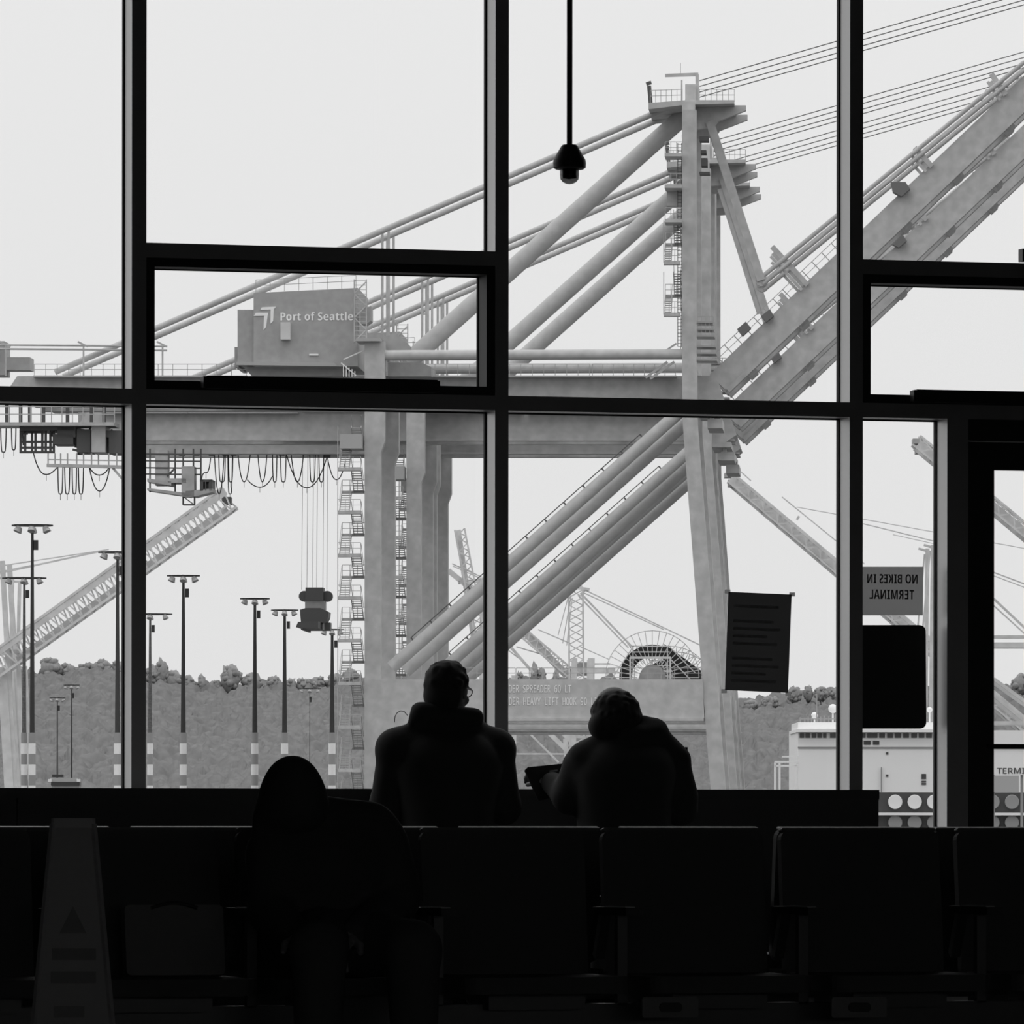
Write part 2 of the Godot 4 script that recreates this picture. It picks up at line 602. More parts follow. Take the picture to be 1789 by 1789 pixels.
func tubes(c: Node3D, called: String, a: Vector3, b: Vector3, r: float, shift: float, mt: Material, seg := 14) -> void:
	for s in [0.0, shift]:
		var m := MB.new()
		m.tube(a + Vector3(0, 0, -s), b + Vector3(0, 0, -s), r, r, seg)
		part(c, called, m, mt)

func make_crane() -> Node3D:
	var P: Material = M.crane_paint
	var c := thing("container_crane", "grey harbour crane with raised boom, port lettering on its machinery house", "crane", crane_frame(0), "row of harbour cranes with raised booms")
	var b: MB
	# legs and portal
	both(c, "leg", [[638, 597], [673, 597], [673, 772], [666, 792], [666, 1187], [638, 1187]], -0.7, 0.7, P)
	both(c, "leg_base", [[638, 1187], [742, 1187], [742, 1262], [716, 1290], [716, 1499], [638, 1499]], -0.9, 0.9, P)
	both(c, "leg", [[1192, 640], [1218, 640], [1219, 740], [1253, 1187], [1277, 1499], [1251, 1499], [1227, 1187], [1193, 740]], -0.7, 0.7, P)
	both(c, "portal_beam", [[742, 1187], [1228, 1187], [1231, 1255], [742, 1255]], -1.0, 1.0, P)
	both(c, "flange", [[742, 1255], [1230, 1255], [1230, 1260], [742, 1260]], -1.25, 1.25, P)
	both(c, "mast", [[1192, 193], [1217, 193], [1217, 640], [1192, 640]], -0.65, 0.65, P)
	for y in [[640, 690], [1192, 1250]]:
		for x in [[641, 664], [1195, 1216] if y[0] < 1000 else [1229, 1250]]:
			part(c, "tie_beam", rect(MB.new(), x[0], y[0], x[1], y[1], 0.0, 0.7, FAR_W - 0.7), P)
	for k in 2:     # bogies under the legs
		for s in [0.0, FAR_W]:
			b = MB.new()
			var q := lp([677, 1264][k], 1499, 0.0)
			b.box(Vector3(q.x, 0.45, -s), Vector3(1.0, 0.9, 4.0))
			part(c, "bogie", b, M.machinery)
	# struts and bracing tubes
	tubes(c, "strut", lp(673, 621), lp(1192, 619), 0.46, FAR_W, P)
	tubes(c, "brace", lp(684, 1166), lp(1196, 712), 0.56, FAR_W, P)
	for s in [0.0, FAR_W]:      # conduit on stand-offs along each brace
		b = MB.new()
		var a0 := lp(720, 1118) + Vector3(-0.1, 0.2, -s)
		var a1 := lp(1120, 763) + Vector3(-0.1, 0.2, -s)
		b.tube(a0, a1, 0.05, 0.05, 6)
		for i in 13:
			var q := a0.lerp(a1, i / 12.0)
			b.bar(q, q + Vector3(0.3, -0.35, 0), 0.14, 0.14)
		part(c, "conduit", b, M.machinery)
	b = MB.new()
	b.tube(lp(1200, 198, 9), lp(712, 633, 9), 0.8, 0.8, 18)
	part(c, "back_leg", b, P)
	tubes(c, "backstay", lp(1182, 181, 6), lp(96, 650, 6), 0.27, 6.2, P)
	b = MB.new()
	for x in [668.0, 679.0]:
		b.bar(lp(x, 402, 6), lp(x, 632, 6), 0.22, 0.22, Vector3.RIGHT)
		b.bar(lp(x, 402, 6) + Vector3(0, 0, -6.2), lp(x, 632, 6) + Vector3(0, 0, -6.2), 0.22, 0.22, Vector3.RIGHT)
	for y in [420.0, 470.0, 520.0, 570.0]: b.bar(lp(668, y, 6), lp(679, y, 6), 0.12, 0.12)
	part(c, "stay_post", b, P)
	# girders
	for s in [0.0, 6.5]:
		part(c, "girder", plate(MB.new(), [[30, 657], [1250, 657], [1250, 707], [60, 707], [12, 684]], 5.0, 5.0 + s, 6.3 + s), P)
		part(c, "flange", rect(MB.new(), 60, 707, 1262, 711, 5.0, 4.8 + s, 6.5 + s), M.crane_paint)
	for x in [70, 230, 390, 560, 720, 880, 1040, 1180]:
		part(c, "cross_tie", rect(MB.new(), x, 664, x + 16, 690, 6.0, 6.3, 11.5), P)
	for x in [[60, 220], [225, 430], [700, 860], [870, 1030], [1035, 1180]]:
		part(c, "handrail", railing(lp(x[0], 657, 4.0), lp(x[1], 657, 4.0), 1.05, 8), M.rail_paint)
		part(c, "walkway", rect(MB.new(), x[0] - 2, 656, x[1] + 2, 659, 4.0, 3.8, 5.0), M.rail_paint)
	b = MB.new()    # pipe rack over the back reach
	for y in [602.0, 609.0]: b.tube(lp(-60, y, 5), lp(292, y + 3, 5), 0.1, 0.1, 6)
	for x in [10.0, 146.0, 284.0]:
		b.bar(lp(x, 604, 5), lp(x, 657, 5), 0.14, 0.14, Vector3.RIGHT)
		b.bar(lp(x - 10, 597, 5), lp(x + 8, 606, 5), 0.16, 0.16)
	part(c, "pipe_rack", b, P)
	b = rect(MB.new(), 8, 624, 52, 646, 6.0, 6.0, 9.0)
	rect(b, -40, 596, 8, 655, 6.0, 6.0, 10.0)
	part(c, "drive_hut", b, M.house_paint)
	machinery_house(c)
	# apex
	b = plate(MB.new(), [[1134, 183], [1200, 178], [1283, 178], [1283, 184], [1200, 186], [1134, 194]], 4.0, 2.5, 15.5)
	part(c, "top_platform", b, M.crane_paint)
	for s in [0.0, 8.0]:
		part(c, "crosshead", plate(MB.new(), [[1214, 184], [1303, 184], [1303, 193], [1254, 212], [1247, 223], [1214, 226]], 5.0, 5.0 + s, 5.8 + s), P)
	part(c, "top_beam", rect(MB.new(), 1194, 186, 1216, 214, 5.0, 0.7, FAR_W - 0.7), P)
	part(c, "handrail", railing(lp(1136, 180, 3), lp(1192, 178, 3), 1.1, 6), M.rail_paint)
	part(c, "handrail", railing(lp(1222, 178, 3), lp(1283, 178, 3), 1.1, 6), M.rail_paint)
	b = MB.new()
	b.bar(lp(1162, 132, 7), lp(1220, 130, 7), 0.25, 0.28)
	b.bar(lp(1218, 130, 7), lp(1218, 180, 7), 0.3, 0.3, Vector3.RIGHT)
	b.bar(lp(1191, 140, 7), lp(1191, 180, 7), 0.14, 0.14, Vector3.RIGHT)
	b.bar(lp(1189, 110, 7), lp(1189, 132, 7), 0.05, 0.05, Vector3.RIGHT)
	part(c, "davit", b, P)
	part(c, "sheave_block", rect(MB.new(), 1197, 147, 1215, 178, 6.0, 6.0, 10.0), P)
	b = MB.new()
	b.bar(lp(1134, 150, 4), lp(1137, 184, 4), 0.35, 0.35, Vector3.RIGHT)
	b.bar(lp(1129, 147, 4), lp(1138, 144, 4), 0.2, 0.3)
	part(c, "lamp_mast", b, M.machinery)
	for y in [270.0, 325.0, 385.0]:
		part(c, "mast_platform", rect(MB.new(), 1162, y, 1192, y + 6, -1.0, -2.5, 1.0), M.crane_paint)
		part(c, "handrail", railing(lp(1162, y, -2.4), lp(1192, y, -2.4), 1.1, 3), M.rail_paint)
	part(c, "mast_housing", rect(MB.new(), 1165, 322, 1191, 360, 1.0, 0.8, 3.0), P)
	stairs(c, 594, 634, [897, 972, 1046, 1120, 1195, 1271, 1346, 1421], 74.7, -1.0)
	b = rect(MB.new(), 596, 760, 634, 785, -1.0, -2.5, 0.6)
	part(c, "stair_cage", b, M.rail_paint)
	stairs(c, 594, 634, [822], 74.7, -1.0)
	stairs(c, 1161, 1190, [553, 463], 74.0, 1.0)
	b = MB.new()    # caged ladder on the mast
	for x in [1184.0, 1191.0]: b.bar(lp(x, 250, 0), lp(x, 605, 0), 0.06, 0.06, Vector3.RIGHT)
	for i in 60: b.bar(lp(1184, 252 + i * 6, 0), lp(1191, 252 + i * 6, 0), 0.05, 0.05)
	part(c, "ladder", b, M.machinery)
	b = MB.new()
	b.bar(lp(1182, 600, 0), lp(1164, 612, 0), 0.15, 0.15)
	b.bar(lp(1178, 632, 0), lp(1136, 662, 0), 0.2, 0.2)
	b.bar(lp(1166, 632, 0), lp(1128, 660, 0), 0.2, 0.2)
	part(c, "ramp", b, M.rail_paint)
	# boom, raised
	for s in [0.0, 6.5]:
		part(c, "boom_girder", plate(MB.new(), [[1240, 654], [2080, -145], [2108, -113], [1269, 683]], 5.5, 5.5 + s, 6.7 + s), P)
		part(c, "boom_flange", plate(MB.new(), [[1269, 679], [2106, -115], [2111, -109], [1274, 686]], 5.5, 5.2 + s, 7.0 + s), P)
		# hanger: upper link folds down, lower link runs back up along the boom
		b = MB.new()
		b.bar(lp(1240, 212, 5), lp(1330, 490, 5), 0.6, 0.72, Vector3.RIGHT)
		var up := b.mesh()
		inst(c, "hanger_link", up, P, Transform3D(Basis(), Vector3(0, 0, -s)))
		b = MB.new()
		b.tube(lp(1331, 484, 5), lp(1790, 108, 5), 0.2, 0.2, 8)
		b.tube(lp(1333, 496, 5), lp(1790, 122, 5), 0.2, 0.2, 8)
		inst(c, "hanger_link", b.mesh(), P, Transform3D(Basis(), Vector3(0, 0, -s)))
		b = MB.new()
		b.lathe(lp(1330, 490, 5.4) + Vector3(0, 0, -s), Vector3(0, 0, 1), [[0.0, -0.2], [0.55, -0.2], [0.55, 0.5], [0.0, 0.5]], 12)
		part(c, "hanger_pin", b, P)
		for f in [[1411, 498, 1349, 431], [1628, 291, 1598, 258], [1757, 166, 1732, 129]]:
			b = MB.new()
			b.bar(lp(f[0], f[1], 5.2), lp(f[2], f[3], 5.2), 0.3, 0.45)
			b.bar(lp(f[0] - 10, f[1] + 9, 5.2), lp(lerpf(f[0], f[2], 0.9) - 9, lerpf(f[1], f[3], 0.9) + 10, 5.2), 0.2, 0.25)
			inst(c, "hanger_rest", b.mesh(), P, Transform3D(Basis(), Vector3(0, 0, -s)))
	for i in 9:
		var x := 1300.0 + i * 90
		var y := 645.0 - (x - 1300) * 0.951
		part(c, "boom_tie", plate(MB.new(), [[x, y], [x + 12, y - 11], [x + 24, y + 2], [x + 12, y + 13]], 6.5, 6.7, 12.0), P)
	b = MB.new()    # walkway rail along the boom
	var r0 := lp(1262, 633, 5.2)
	var r1 := lp(1500, 407, 5.2)
	var nrm := Vector3(-0.69, 0.72, 0)
	b.bar(r0 + nrm * 1.0, r1 + nrm * 1.0, 0.06, 0.06)
	b.bar(r0 + nrm * 0.5, r1 + nrm * 0.5, 0.05, 0.05)
	for i in 15: b.bar(r0.lerp(r1, i / 14.0), r0.lerp(r1, i / 14.0) + nrm, 0.08, 0.08)
	part(c, "handrail", b, M.rail_paint)
	b = plate(MB.new(), [[1288, 575], [1303, 562], [1312, 573], [1297, 587]], 4.5, 4.4, 6.0)
	plate(b, [[1330, 552], [1345, 540], [1352, 552], [1338, 563]], 4.5, 4.4, 6.0)
	plate(b, [[1556, 318], [1582, 318], [1590, 330], [1575, 343], [1560, 335]], 4.5, 4.4, 6.0)
	part(c, "winch", b, M.stair_paint)
	part(c, "hinge_block", plate(MB.new(), [[1217, 657], [1252, 657], [1266, 700], [1246, 714], [1217, 714]], 5.0, 4.5, 13.5), P)
	b = rect(MB.new(), 1220, 714, 1256, 724, 4.0, 3.0, 14.0)
	rect(b, 1236, 732, 1262, 748, 4.0, 4.0, 12.0)
	rect(b, 1240, 724, 1246, 732, 4.0, 4.0, 12.0)
	part(c, "hinge_platform", b, M.crane_paint)
	for y in [562.0, 574.0, 586.0, 604.0, 616.0, 628.0]:
		part(c, "access_step", rect(MB.new(), 1217, y, 1246 + (y - 562) * 0.1, y + 3, 2.0, 1.5, 5.0), M.rail_paint)
	part(c, "handrail", railing(lp(1219, 585, 1.6), lp(1246, 585, 1.6), 1.6, 4), M.rail_paint)
	for i in 4:
		b = MB.new()
		b.tube(lp(1222, [141, 151, 161, 170][i], 9), lp(2085, [-107, -96, -84, -76][i], 9), 0.048, 0.048, 5)
		part(c, "boom_rope", b, M.rope)
	reel(c)
	for x in [[745, 900], [902, 1060], [1062, 1225]]:
		part(c, "handrail", railing(lp(x[0], 1187, -0.8), lp(x[1], 1187, -0.8), 1.0, 7), M.rail_paint)
	# lettering on the portal beam
	for row in [["UNDER SPREADER 60 LT", 877.0, 998.0, 1210.0], ["UNDER HEAVY LIFT HOOK 90 LT", 877.0, 1044.0, 1232.0]]:
		var a0 := lp(row[1], row[3], -1.04)
		var tm := lettering(c, "lettering", row[0], 1.0, 0.03, Transform3D(), M.white_paint, 400, "Droid Sans Mono")
		var bx: AABB = tm.mesh.get_aabb()
		var sx: float = (lp(row[2], row[3], -1.04).x - a0.x) / bx.size.x
		var sy := 0.66 / bx.size.y
		tm.transform = Transform3D(Basis().scaled(Vector3(sx, sy, 1)), a0 - Vector3(bx.position.x * sx, bx.position.y * sy, 0))
	return c

func machinery_house(c: Node3D) -> void:
	var h := part(c, "machinery_house", plate(MB.new(), [[443, 512], [625, 503], [625, 640], [443, 640]], 3.0, 3.0, 15.0), M.house_paint)
	part(h, "annex", rect(MB.new(), 415, 541, 443, 636, 3.5, 3.5, 14.0), M.house_paint)
	part(h, "annex", rect(MB.new(), 408, 605, 415, 640, 3.5, 4.5, 13.0), M.house_paint)
	part(h, "ledge", plate(MB.new(), [[413, 632], [584, 634], [590, 640], [413, 638]], 2.6, 2.3, 3.0), M.rail_paint)
	part(h, "underframe", plate(MB.new(), [[424, 640], [600, 642], [612, 657], [440, 657]], 4.5, 4.5, 13.5), M.house_paint)
	part(h, "roof_rail", railing(lp(447, 511, 3.2), lp(622, 503, 3.2), 1.1, 7, 0.05), M.rail_paint)
	part(h, "vent_box", rect(MB.new(), 490, 563, 507, 593, 2.3, 2.3, 3.0), M.pale_crane)
	part(h, "louvre", rect(MB.new(), 540, 618, 556, 621, 2.8, 2.85, 3.0), M.white_paint)
	var b := MB.new()
	for q in [[[285, 283], [410, 277], [388, 301], [272, 306]], [[362, 301], [388, 301], [384, 402], [360, 426]], [[235, 331], [342, 331], [336, 356], [214, 358]], [[304, 357], [336, 356], [322, 456], [300, 480]]]:
		var pts := []
		for p in q: pts.append([400 + p[0] / 4.97, 480 + p[1] / 4.97])
		plate(b, pts, 2.97, 2.94, 3.0)
	part(h, "emblem", b, M.white_paint)
	var a := lp(490, 560, 2.97)
	var tm := lettering(h, "lettering", "Port of Seattle", 1.1, 0.03, Transform3D(Basis(), Vector3.ZERO), M.white_paint, 700)
	var box: AABB = tm.mesh.get_aabb()
	var s := (lp(617, 560, 2.97).x - a.x) / box.size.x
	tm.transform = Transform3D(Basis().scaled(Vector3(s, s, 1)), a - Vector3(box.position.x * s, box.position.y * s + 0.0, 0))
	# stair cage at the landside leg
	b = MB.new()
	for x in [619.0, 640.0]:
		for w in [1.0, 3.0]: b.bar(lp(x, 488, w), lp(x, 598, w), 0.1, 0.1, Vector3.RIGHT)
	for i in 14:
		b.bar(lp(619, 490 + i * 8, 1), lp(640, 490 + i * 8, 1), 0.05, 0.05)
		b.bar(lp(619, 490 + i * 8, 3), lp(640, 490 + i * 8, 3), 0.05, 0.05)
	for i in 5: b.bar(lp(619 if i % 2 else 640, 492 + i * 21, 1), lp(640 if i % 2 else 619, 513 + i * 21, 1), 0.16, 0.1)
	part(h, "stair_cage", b, M.crane_paint)
	part(h, "control_box", plate(MB.new(), [[630, 540], [648, 535], [648, 560], [640, 566], [630, 566]], 1.5, 1.5, 4.0), M.house_paint)
	part(h, "platform", rect(MB.new(), 624, 593, 666, 598, 0.0, -1.5, 3.0), M.rail_paint)
	b = MB.new()
	for i in 5: b.bar(lp(600 + i * 5, 636 + i * 3, 1), lp(600 + i * 5, 658, 1), 0.08, 0.08, Vector3.RIGHT)
	b.bar(lp(596, 634, 1), lp(622, 656, 1), 0.1, 0.1)
	b.bar(lp(600, 628, 1), lp(636, 612, 1), 0.1, 0.1)
	part(h, "ramp_rail", b, M.white_paint)
	# hoist machinery beside the leg
	b = plate(MB.new(), [[668, 590], [690, 580], [712, 600], [712, 612], [676, 612]], 1.0, 1.5, 6.0)
	plate(b, [[676, 632], [735, 632], [752, 640], [752, 656], [676, 656]], 1.0, 2.0, 8.0)
	part(h, "hoist_gear", b, M.house_paint)

func reel(c: Node3D) -> void:
	var o := lp(1140, 1184, 3.0)
	var b := MB.new()
	b.lathe(o, Vector3(0, 0, 1), [[1.85, -0.4], [2.9, -0.4], [2.9, 0.4], [1.85, 0.4], [1.85, -0.4]], 40)
	var g := part(c, "cable_reel", b, M.reel)
	b = plate(MB.new(), [[1160, 1125], [1190, 1146], [1225, 1172], [1225, 1187], [1200, 1187], [1175, 1160]], 3.0, 2.7, 3.3)
	part(g, "cable_guide", b, M.reel)
	b = MB.new()
	b.lathe(o, Vector3(0, 0, 1), [[0.0, -0.5], [1.15, -0.5], [1.15, 0.5], [0.0, 0.5]], 24)
	part(g, "hub", b, M.house_paint)
	b = MB.new()
	for i in 21:
		var a := PI * i / 20.0
		var d := Vector3(cos(a), sin(a), 0)
		b.bar(o + d * 1.3 + Vector3(0, 0, 0.8), o + d * 4.1 + Vector3(0, 0, 0.8), 0.07, 0.07)
		if i < 20:
			var e := Vector3(cos(PI * (i + 1) / 20.0), sin(PI * (i + 1) / 20.0), 0)
			b.bar(o + d * 4.1 + Vector3(0, 0, 0.8), o + e * 4.1 + Vector3(0, 0, 0.8), 0.07, 0.07)
	for y in [1129.0, 1139.0]: b.bar(lp(1100, y, 2), lp(1170, y, 2), 0.1, 0.1)
	for x in [1106.0, 1166.0]: b.bar(lp(x, 1128, 2), lp(x, 1187, 2), 0.1, 0.1, Vector3.RIGHT)
	b.bar(lp(1101, 1149, 2), lp(1172, 1149, 2), 0.14, 0.2)
	b.bar(lp(1101, 1148, 2), lp(1101, 1187, 2), 0.14, 0.14, Vector3.RIGHT)
	b.bar(lp(1171, 1148, 2), lp(1171, 1187, 2), 0.14, 0.14, Vector3.RIGHT)
	b.bar(lp(1170, 1130, 2), lp(1215, 1176, 2), 0.09, 0.09)
	b.bar(lp(1170, 1150, 2), lp(1206, 1187, 2), 0.09, 0.09)
	b.bar(lp(1106, 1130, 2), lp(1068, 1187, 2), 0.09, 0.09)
	part(g, "guard", b, M.pale_crane)

func trolley(c: Node3D) -> void:
	# trolley, cab and hanging gear parked under the back reach of the nearest crane
	var b := MB.new()
	rect(b, -40, 738, 200, 744, 4.0, 3.6, 8.0)
	var t := part(c, "trolley_walkway", b, M.crane_paint)
	part(t, "handrail", railing(lp(-20, 740, 3.6), lp(200, 740, 3.6), 1.5, 12, 0.08), M.crane_paint)
	for x in [12.0, 36.0, 52.0, 76.0, 118.0, 160.0, 182.0]:
		b = MB.new()
		b.bar(lp(x, 700, 5), lp(x, 742, 5), 0.3, 0.3, Vector3.RIGHT)
		part(t, "hanger", b, M.machinery)
	b = rect(MB.new(), 34, 742, 130, 752, 5.0, 5.0, 10.0)
	rect(b, 100, 746, 132, 764, 5.0, 5.0, 9.0)
	rect(b, 92, 758, 128, 776, 5.0, 5.0, 9.0)
	rect(b, 134, 750, 158, 790, 5.0, 5.0, 9.0)
	rect(b, 184, 752, 216, 764, 5.0, 5.0, 9.0)
	rect(b, 190, 764, 214, 792, 5.0, 5.0, 9.0)
	part(c, "trolley", b, M.machinery)
	part(c, "trolley_cabinet", rect(MB.new(), 160, 742, 184, 790, 4.5, 4.4, 9.0), M.crane_paint)
	b = MB.new()
	for x in [36, 44, 56, 62, 74, 80, 88, 94]: b.bar(lp(x, 752, 6), lp(x, 790, 6), 0.2, 0.2, Vector3.RIGHT)
	for y in [772.0, 782.0, 790.0]: b.bar(lp(34, y, 6), lp(96, y, 6), 0.16, 0.2)
	b.bar(lp(38, 754, 6), lp(72, 754, 6), 0.2, 0.3)
	part(c, "sheave_frame", b, M.machinery)
	b = MB.new()
	b.bar(lp(82, 813, 5), lp(218, 816, 5), 0.5, 0.28)
	for x in [84, 96, 106, 118, 134, 146, 160, 172, 190, 204]: b.bar(lp(x, 792, 5), lp(x, 813, 5), 0.12, 0.12, Vector3.RIGHT)
	b.bar(lp(84, 803, 5), lp(218, 805, 5), 0.1, 0.1)
	b.bar(lp(194, 814, 5), lp(213, 836, 5), 0.2, 0.2)
	part(c, "lower_deck", b, M.crane_paint)
	# pipes, sheaves and brackets crowded round the trolley
	var r := RandomNumberGenerator.new()
	r.seed = 77
	for i in 26:
		b = MB.new()
		var x := r.randf_range(36, 212)
		var y := r.randf_range(744, 758) if i % 3 == 0 or x < 90.0 else r.randf_range(744, 800)
		var w := r.randf_range(4.5, 9.5)
		match i % 3:
			0: b.bar(lp(x, y, w), lp(x + r.randf_range(-3, 3), y + r.randf_range(12, 30), w), 0.16, 0.16, Vector3.RIGHT)
			1: b.bar(lp(x, y, w), lp(x + r.randf_range(14, 34), y + r.randf_range(-3, 6), w), 0.16, 0.2)
			2: rect(b, x, y, x + r.randf_range(5, 12), y + r.randf_range(4, 10), w, w, w + 0.8)
		part(c, "trolley_gear", b, M.machinery if i % 2 else M.stair_paint)
	for q in [[1222, 238, 1238, 246], [1224, 262, 1234, 268], [1225, 276, 1236, 290], [1222, 300, 1240, 304]]:
		part(c, "mast_box", rect(MB.new(), q[0], q[1], q[2], q[3], 3.0, 3.0, 5.0), M.machinery)

func cab(c: Node3D) -> void:
	# operator's cab with its frame, hung under the third crane's back reach
	var k := 2
	var b := rect(MB.new(), 271, 786, 293, 848, 4.0, 4.0, 6.0, k)
	part(c, "cab_hanger", b, M.crane_paint)
	part(c, "cab_hanger", rect(MB.new(), 318, 815, 340, 868, 4.0, 3.5, 6.0, k), M.crane_paint)
	b = MB.new()
	for y in [793.0, 805.0, 817.0, 828.0]: b.bar(lp(230, y, 4, k), lp(352, y + 1, 4, k), 0.1, 0.14)
	for x in [262, 306, 320, 338, 351]: b.bar(lp(x, 784, 4, k), lp(x, 860, 4, k), 0.16, 0.16, Vector3.RIGHT)
	b.bar(lp(292, 832, 4, k), lp(306, 818, 4, k), 0.18, 0.18)
	part(c, "cab_frame", b, M.machinery)
	b = rect(MB.new(), 294, 836, 326, 844, 4.0, 3.5, 7.0, k)
	plate(b, [[258, 836], [300, 842], [300, 849], [258, 842]], 4.0, 3.5, 7.0, k)
	plate(b, [[258, 853], [330, 862], [330, 868], [258, 857]], 4.0, 3.5, 7.0, k)
	plate(b, [[325, 858], [372, 854], [372, 860], [340, 868], [325, 866]], 4.0, 3.5, 7.0, k)
	part(c, "cab_floor", b, M.crane_paint)
	b = rect(MB.new(), 350, 838, 356, 858, 4.0, 3.5, 7.0, k)
	rect(b, 366, 838, 371, 858, 4.0, 3.5, 7.0, k)
	rect(b, 350, 838, 371, 842, 4.0, 3.5, 7.0, k)
	rect(b, 359, 842, 361, 858, 4.0, 3.5, 7.0, k)
	part(c, "cab_window", b, M.machinery)
	b = MB.new()
	for x in [320.0, 340.0]: b.bar(lp(x, 868, 4, k), lp(x, 882, 4, k), 0.16, 0.16, Vector3.RIGHT)
	b.bar(lp(320, 882, 4, k), lp(340, 882, 4, k), 0.16, 0.16)
	b.bar(lp(322, 869, 4, k), lp(338, 881, 4, k), 0.1, 0.1)
	part(c, "cab_step", b, M.machinery)

func festoon(c: Node3D, k: int, loops: Array, carriers: Array) -> void:
	for l in loops:         # [x0, y0, x1, y1, bottom y]
		var b := MB.new()
		var pts := []
		for i in 17:
			var f := i / 16.0
			var s := 2.0 * f - 1.0
			var narrow: bool = l[2] - l[0] < 16.0
			var sag := 1.0 - pow(absf(s), 6.0 if narrow else 2.2)
			pts.append(lp(lerpf(l[0], l[2], f), lerpf(lerpf(l[1], l[3], f), l[4], sag), 8.0, k))
		b.path(pts, 0.055, 5)
		var low := lp((l[0] + l[2]) / 2.0, l[4], 8.0, k)
		b.bar(low, low - Vector3(0, 0.55, 0), 0.04, 0.04, Vector3.RIGHT)
		part(c, "festoon_cable", b, M.cable)
	for q in carriers:
		part(c, "cable_carrier", rect(MB.new(), q[0] - 5, q[1] - 8, q[0] + 5, q[1] + 6, 8.0, 7.6, 8.4, k), M.machinery)

func build_harbour() -> void:
	c_r = ray(1518, HY)
	c_r.y = 0
	c_r = c_r.normalized()
	c_b = c_r.cross(Vector3.UP)
	c_o = at(640, HY, 600.0)
	c_o.y = YARD
	# water and quay
	var b := MB.new()
	b.box(Vector3(100, WATER - 0.5, -682), Vector3(3200, 1.0, 1355))
	var wt := single("harbour_water", "grey harbour water in front of the quay", "water", b, M.water)
	tag(wt, "", "", "", "stuff")
	b = MB.new()
	var q0 := c_o - c_b * 300 - c_r * 40
	var q1 := c_o + c_b * 36 - c_r * 40
	b.prism([Vector3(q0.x, WATER - 1, q0.z), Vector3(q1.x, WATER - 1, q1.z), Vector3(q1.x, WATER - 1, q1.z) + c_r * 1150, Vector3(q0.x, WATER - 1, q0.z) + c_r * 1150], Vector3(0, YARD - WATER + 1, 0))
	tag(structure("ground", b, M.yard, "paved container quay"), "")
	var one := make_crane()
	var two := one.duplicate()
	two.name = numbered("container_crane")
	add_child(two)
	two.transform = crane_frame(1)
	tag(two, "grey harbour crane standing between two like it, middle of the row", "crane")
	var three := one.duplicate()
	three.name = numbered("container_crane")
	add_child(three)
	three.transform = crane_frame(2)
	tag(three, "grey harbour crane at the far end of the row, cab hung below", "crane")
	for w in [5.0, 12.0]:     # the middle crane's upper hanger stands a little steeper
		b = MB.new()
		b.bar(lp(1258, 330, w, 1), lp(1327, 548, w, 1), 0.45, 0.5, Vector3.RIGHT)
		part(two, "hanger_link", b, M.crane_paint)
	trolley(one)
	festoon(one, 0, [[1, 742, 11, 742, 790], [20, 742, 28, 742, 786], [58, 790, 104, 812, 829], [101, 814, 110, 814, 863], [113, 814, 122, 814, 863], [126, 814, 134, 814, 863], [137, 814, 146, 814, 863], [155, 814, 192, 814, 830], [156, 816, 192, 816, 858]], [])
	cab(three)
	festoon(three, 2, [[374, 786, 392, 786, 863], [382, 786, 394, 786, 842], [398, 788, 406, 788, 863], [399, 788, 407, 788, 842], [415, 786, 438, 786, 842], [450, 786, 467, 786, 842], [432, 838, 476, 832, 851], [476, 786, 484, 786, 842], [490, 788, 500, 788, 842], [500, 792, 572, 796, 852], [508, 786, 531, 786, 842], [541, 786, 551, 786, 842], [557, 786, 566, 786, 842], [572, 798, 604, 805, 838], [352, 838, 368, 800, 826]], [[370, 790], [394, 790], [408, 790], [492, 790], [572, 794], [318, 790], [343, 790]])
	spreader()
	poles()
	far_cranes()
	woods()
	ship()
	small_things()

func spreader() -> void:
	var k := 2
	var o := crane_frame(k)
	var s := thing("lifting_spreader", "dark lifting headblock hanging on thin ropes left of the stair tower", "spreader", o)
	part(s, "headblock", rect(MB.new(), 535, 1027, 566, 1050, 8.0, 7.0, 9.0, k), M.machinery)
	for x in [532.0, 572.0]:
		var b := MB.new()
		b.lathe(lp(x, 1042, 8, k), Vector3(0, 0, 1), [[0.0, -0.4], [0.55, -0.4], [0.55, 0.4], [0.0, 0.4]], 14)
		part(s, "sheave", b, M.machinery)
	part(s, "neck", rect(MB.new(), 534, 1050, 569, 1066, 8.0, 7.2, 8.8, k), M.house_paint)
	part(s, "spreader_frame", plate(MB.new(), [[526, 1066], [536, 1063], [562, 1063], [576, 1070], [575, 1080], [570, 1090], [562, 1088], [528, 1090]], 8.0, 6.5, 9.5, k), M.machinery)
	part(s, "lower_frame", plate(MB.new(), [[528, 1089], [563, 1088], [563, 1100], [536, 1100], [536, 1103], [533, 1103], [533, 1099], [524, 1098]], 8.0, 3.0, 13.0, k), M.machinery)
	part(s, "flipper", rect(MB.new(), 568, 1088, 578, 1102, 8.0, 7.0, 9.0, k), M.machinery)
	var n := 0
	for x in [527.0, 536.0, 546.0, 553.0, 564.0, 571.0]:
		var b := MB.new()
		b.tube(lp(x + 2, 788, 8, k), lp(x, 1030, 8, k), 0.022, 0.022, 5)
		part(s, "rope", b, M.rope)

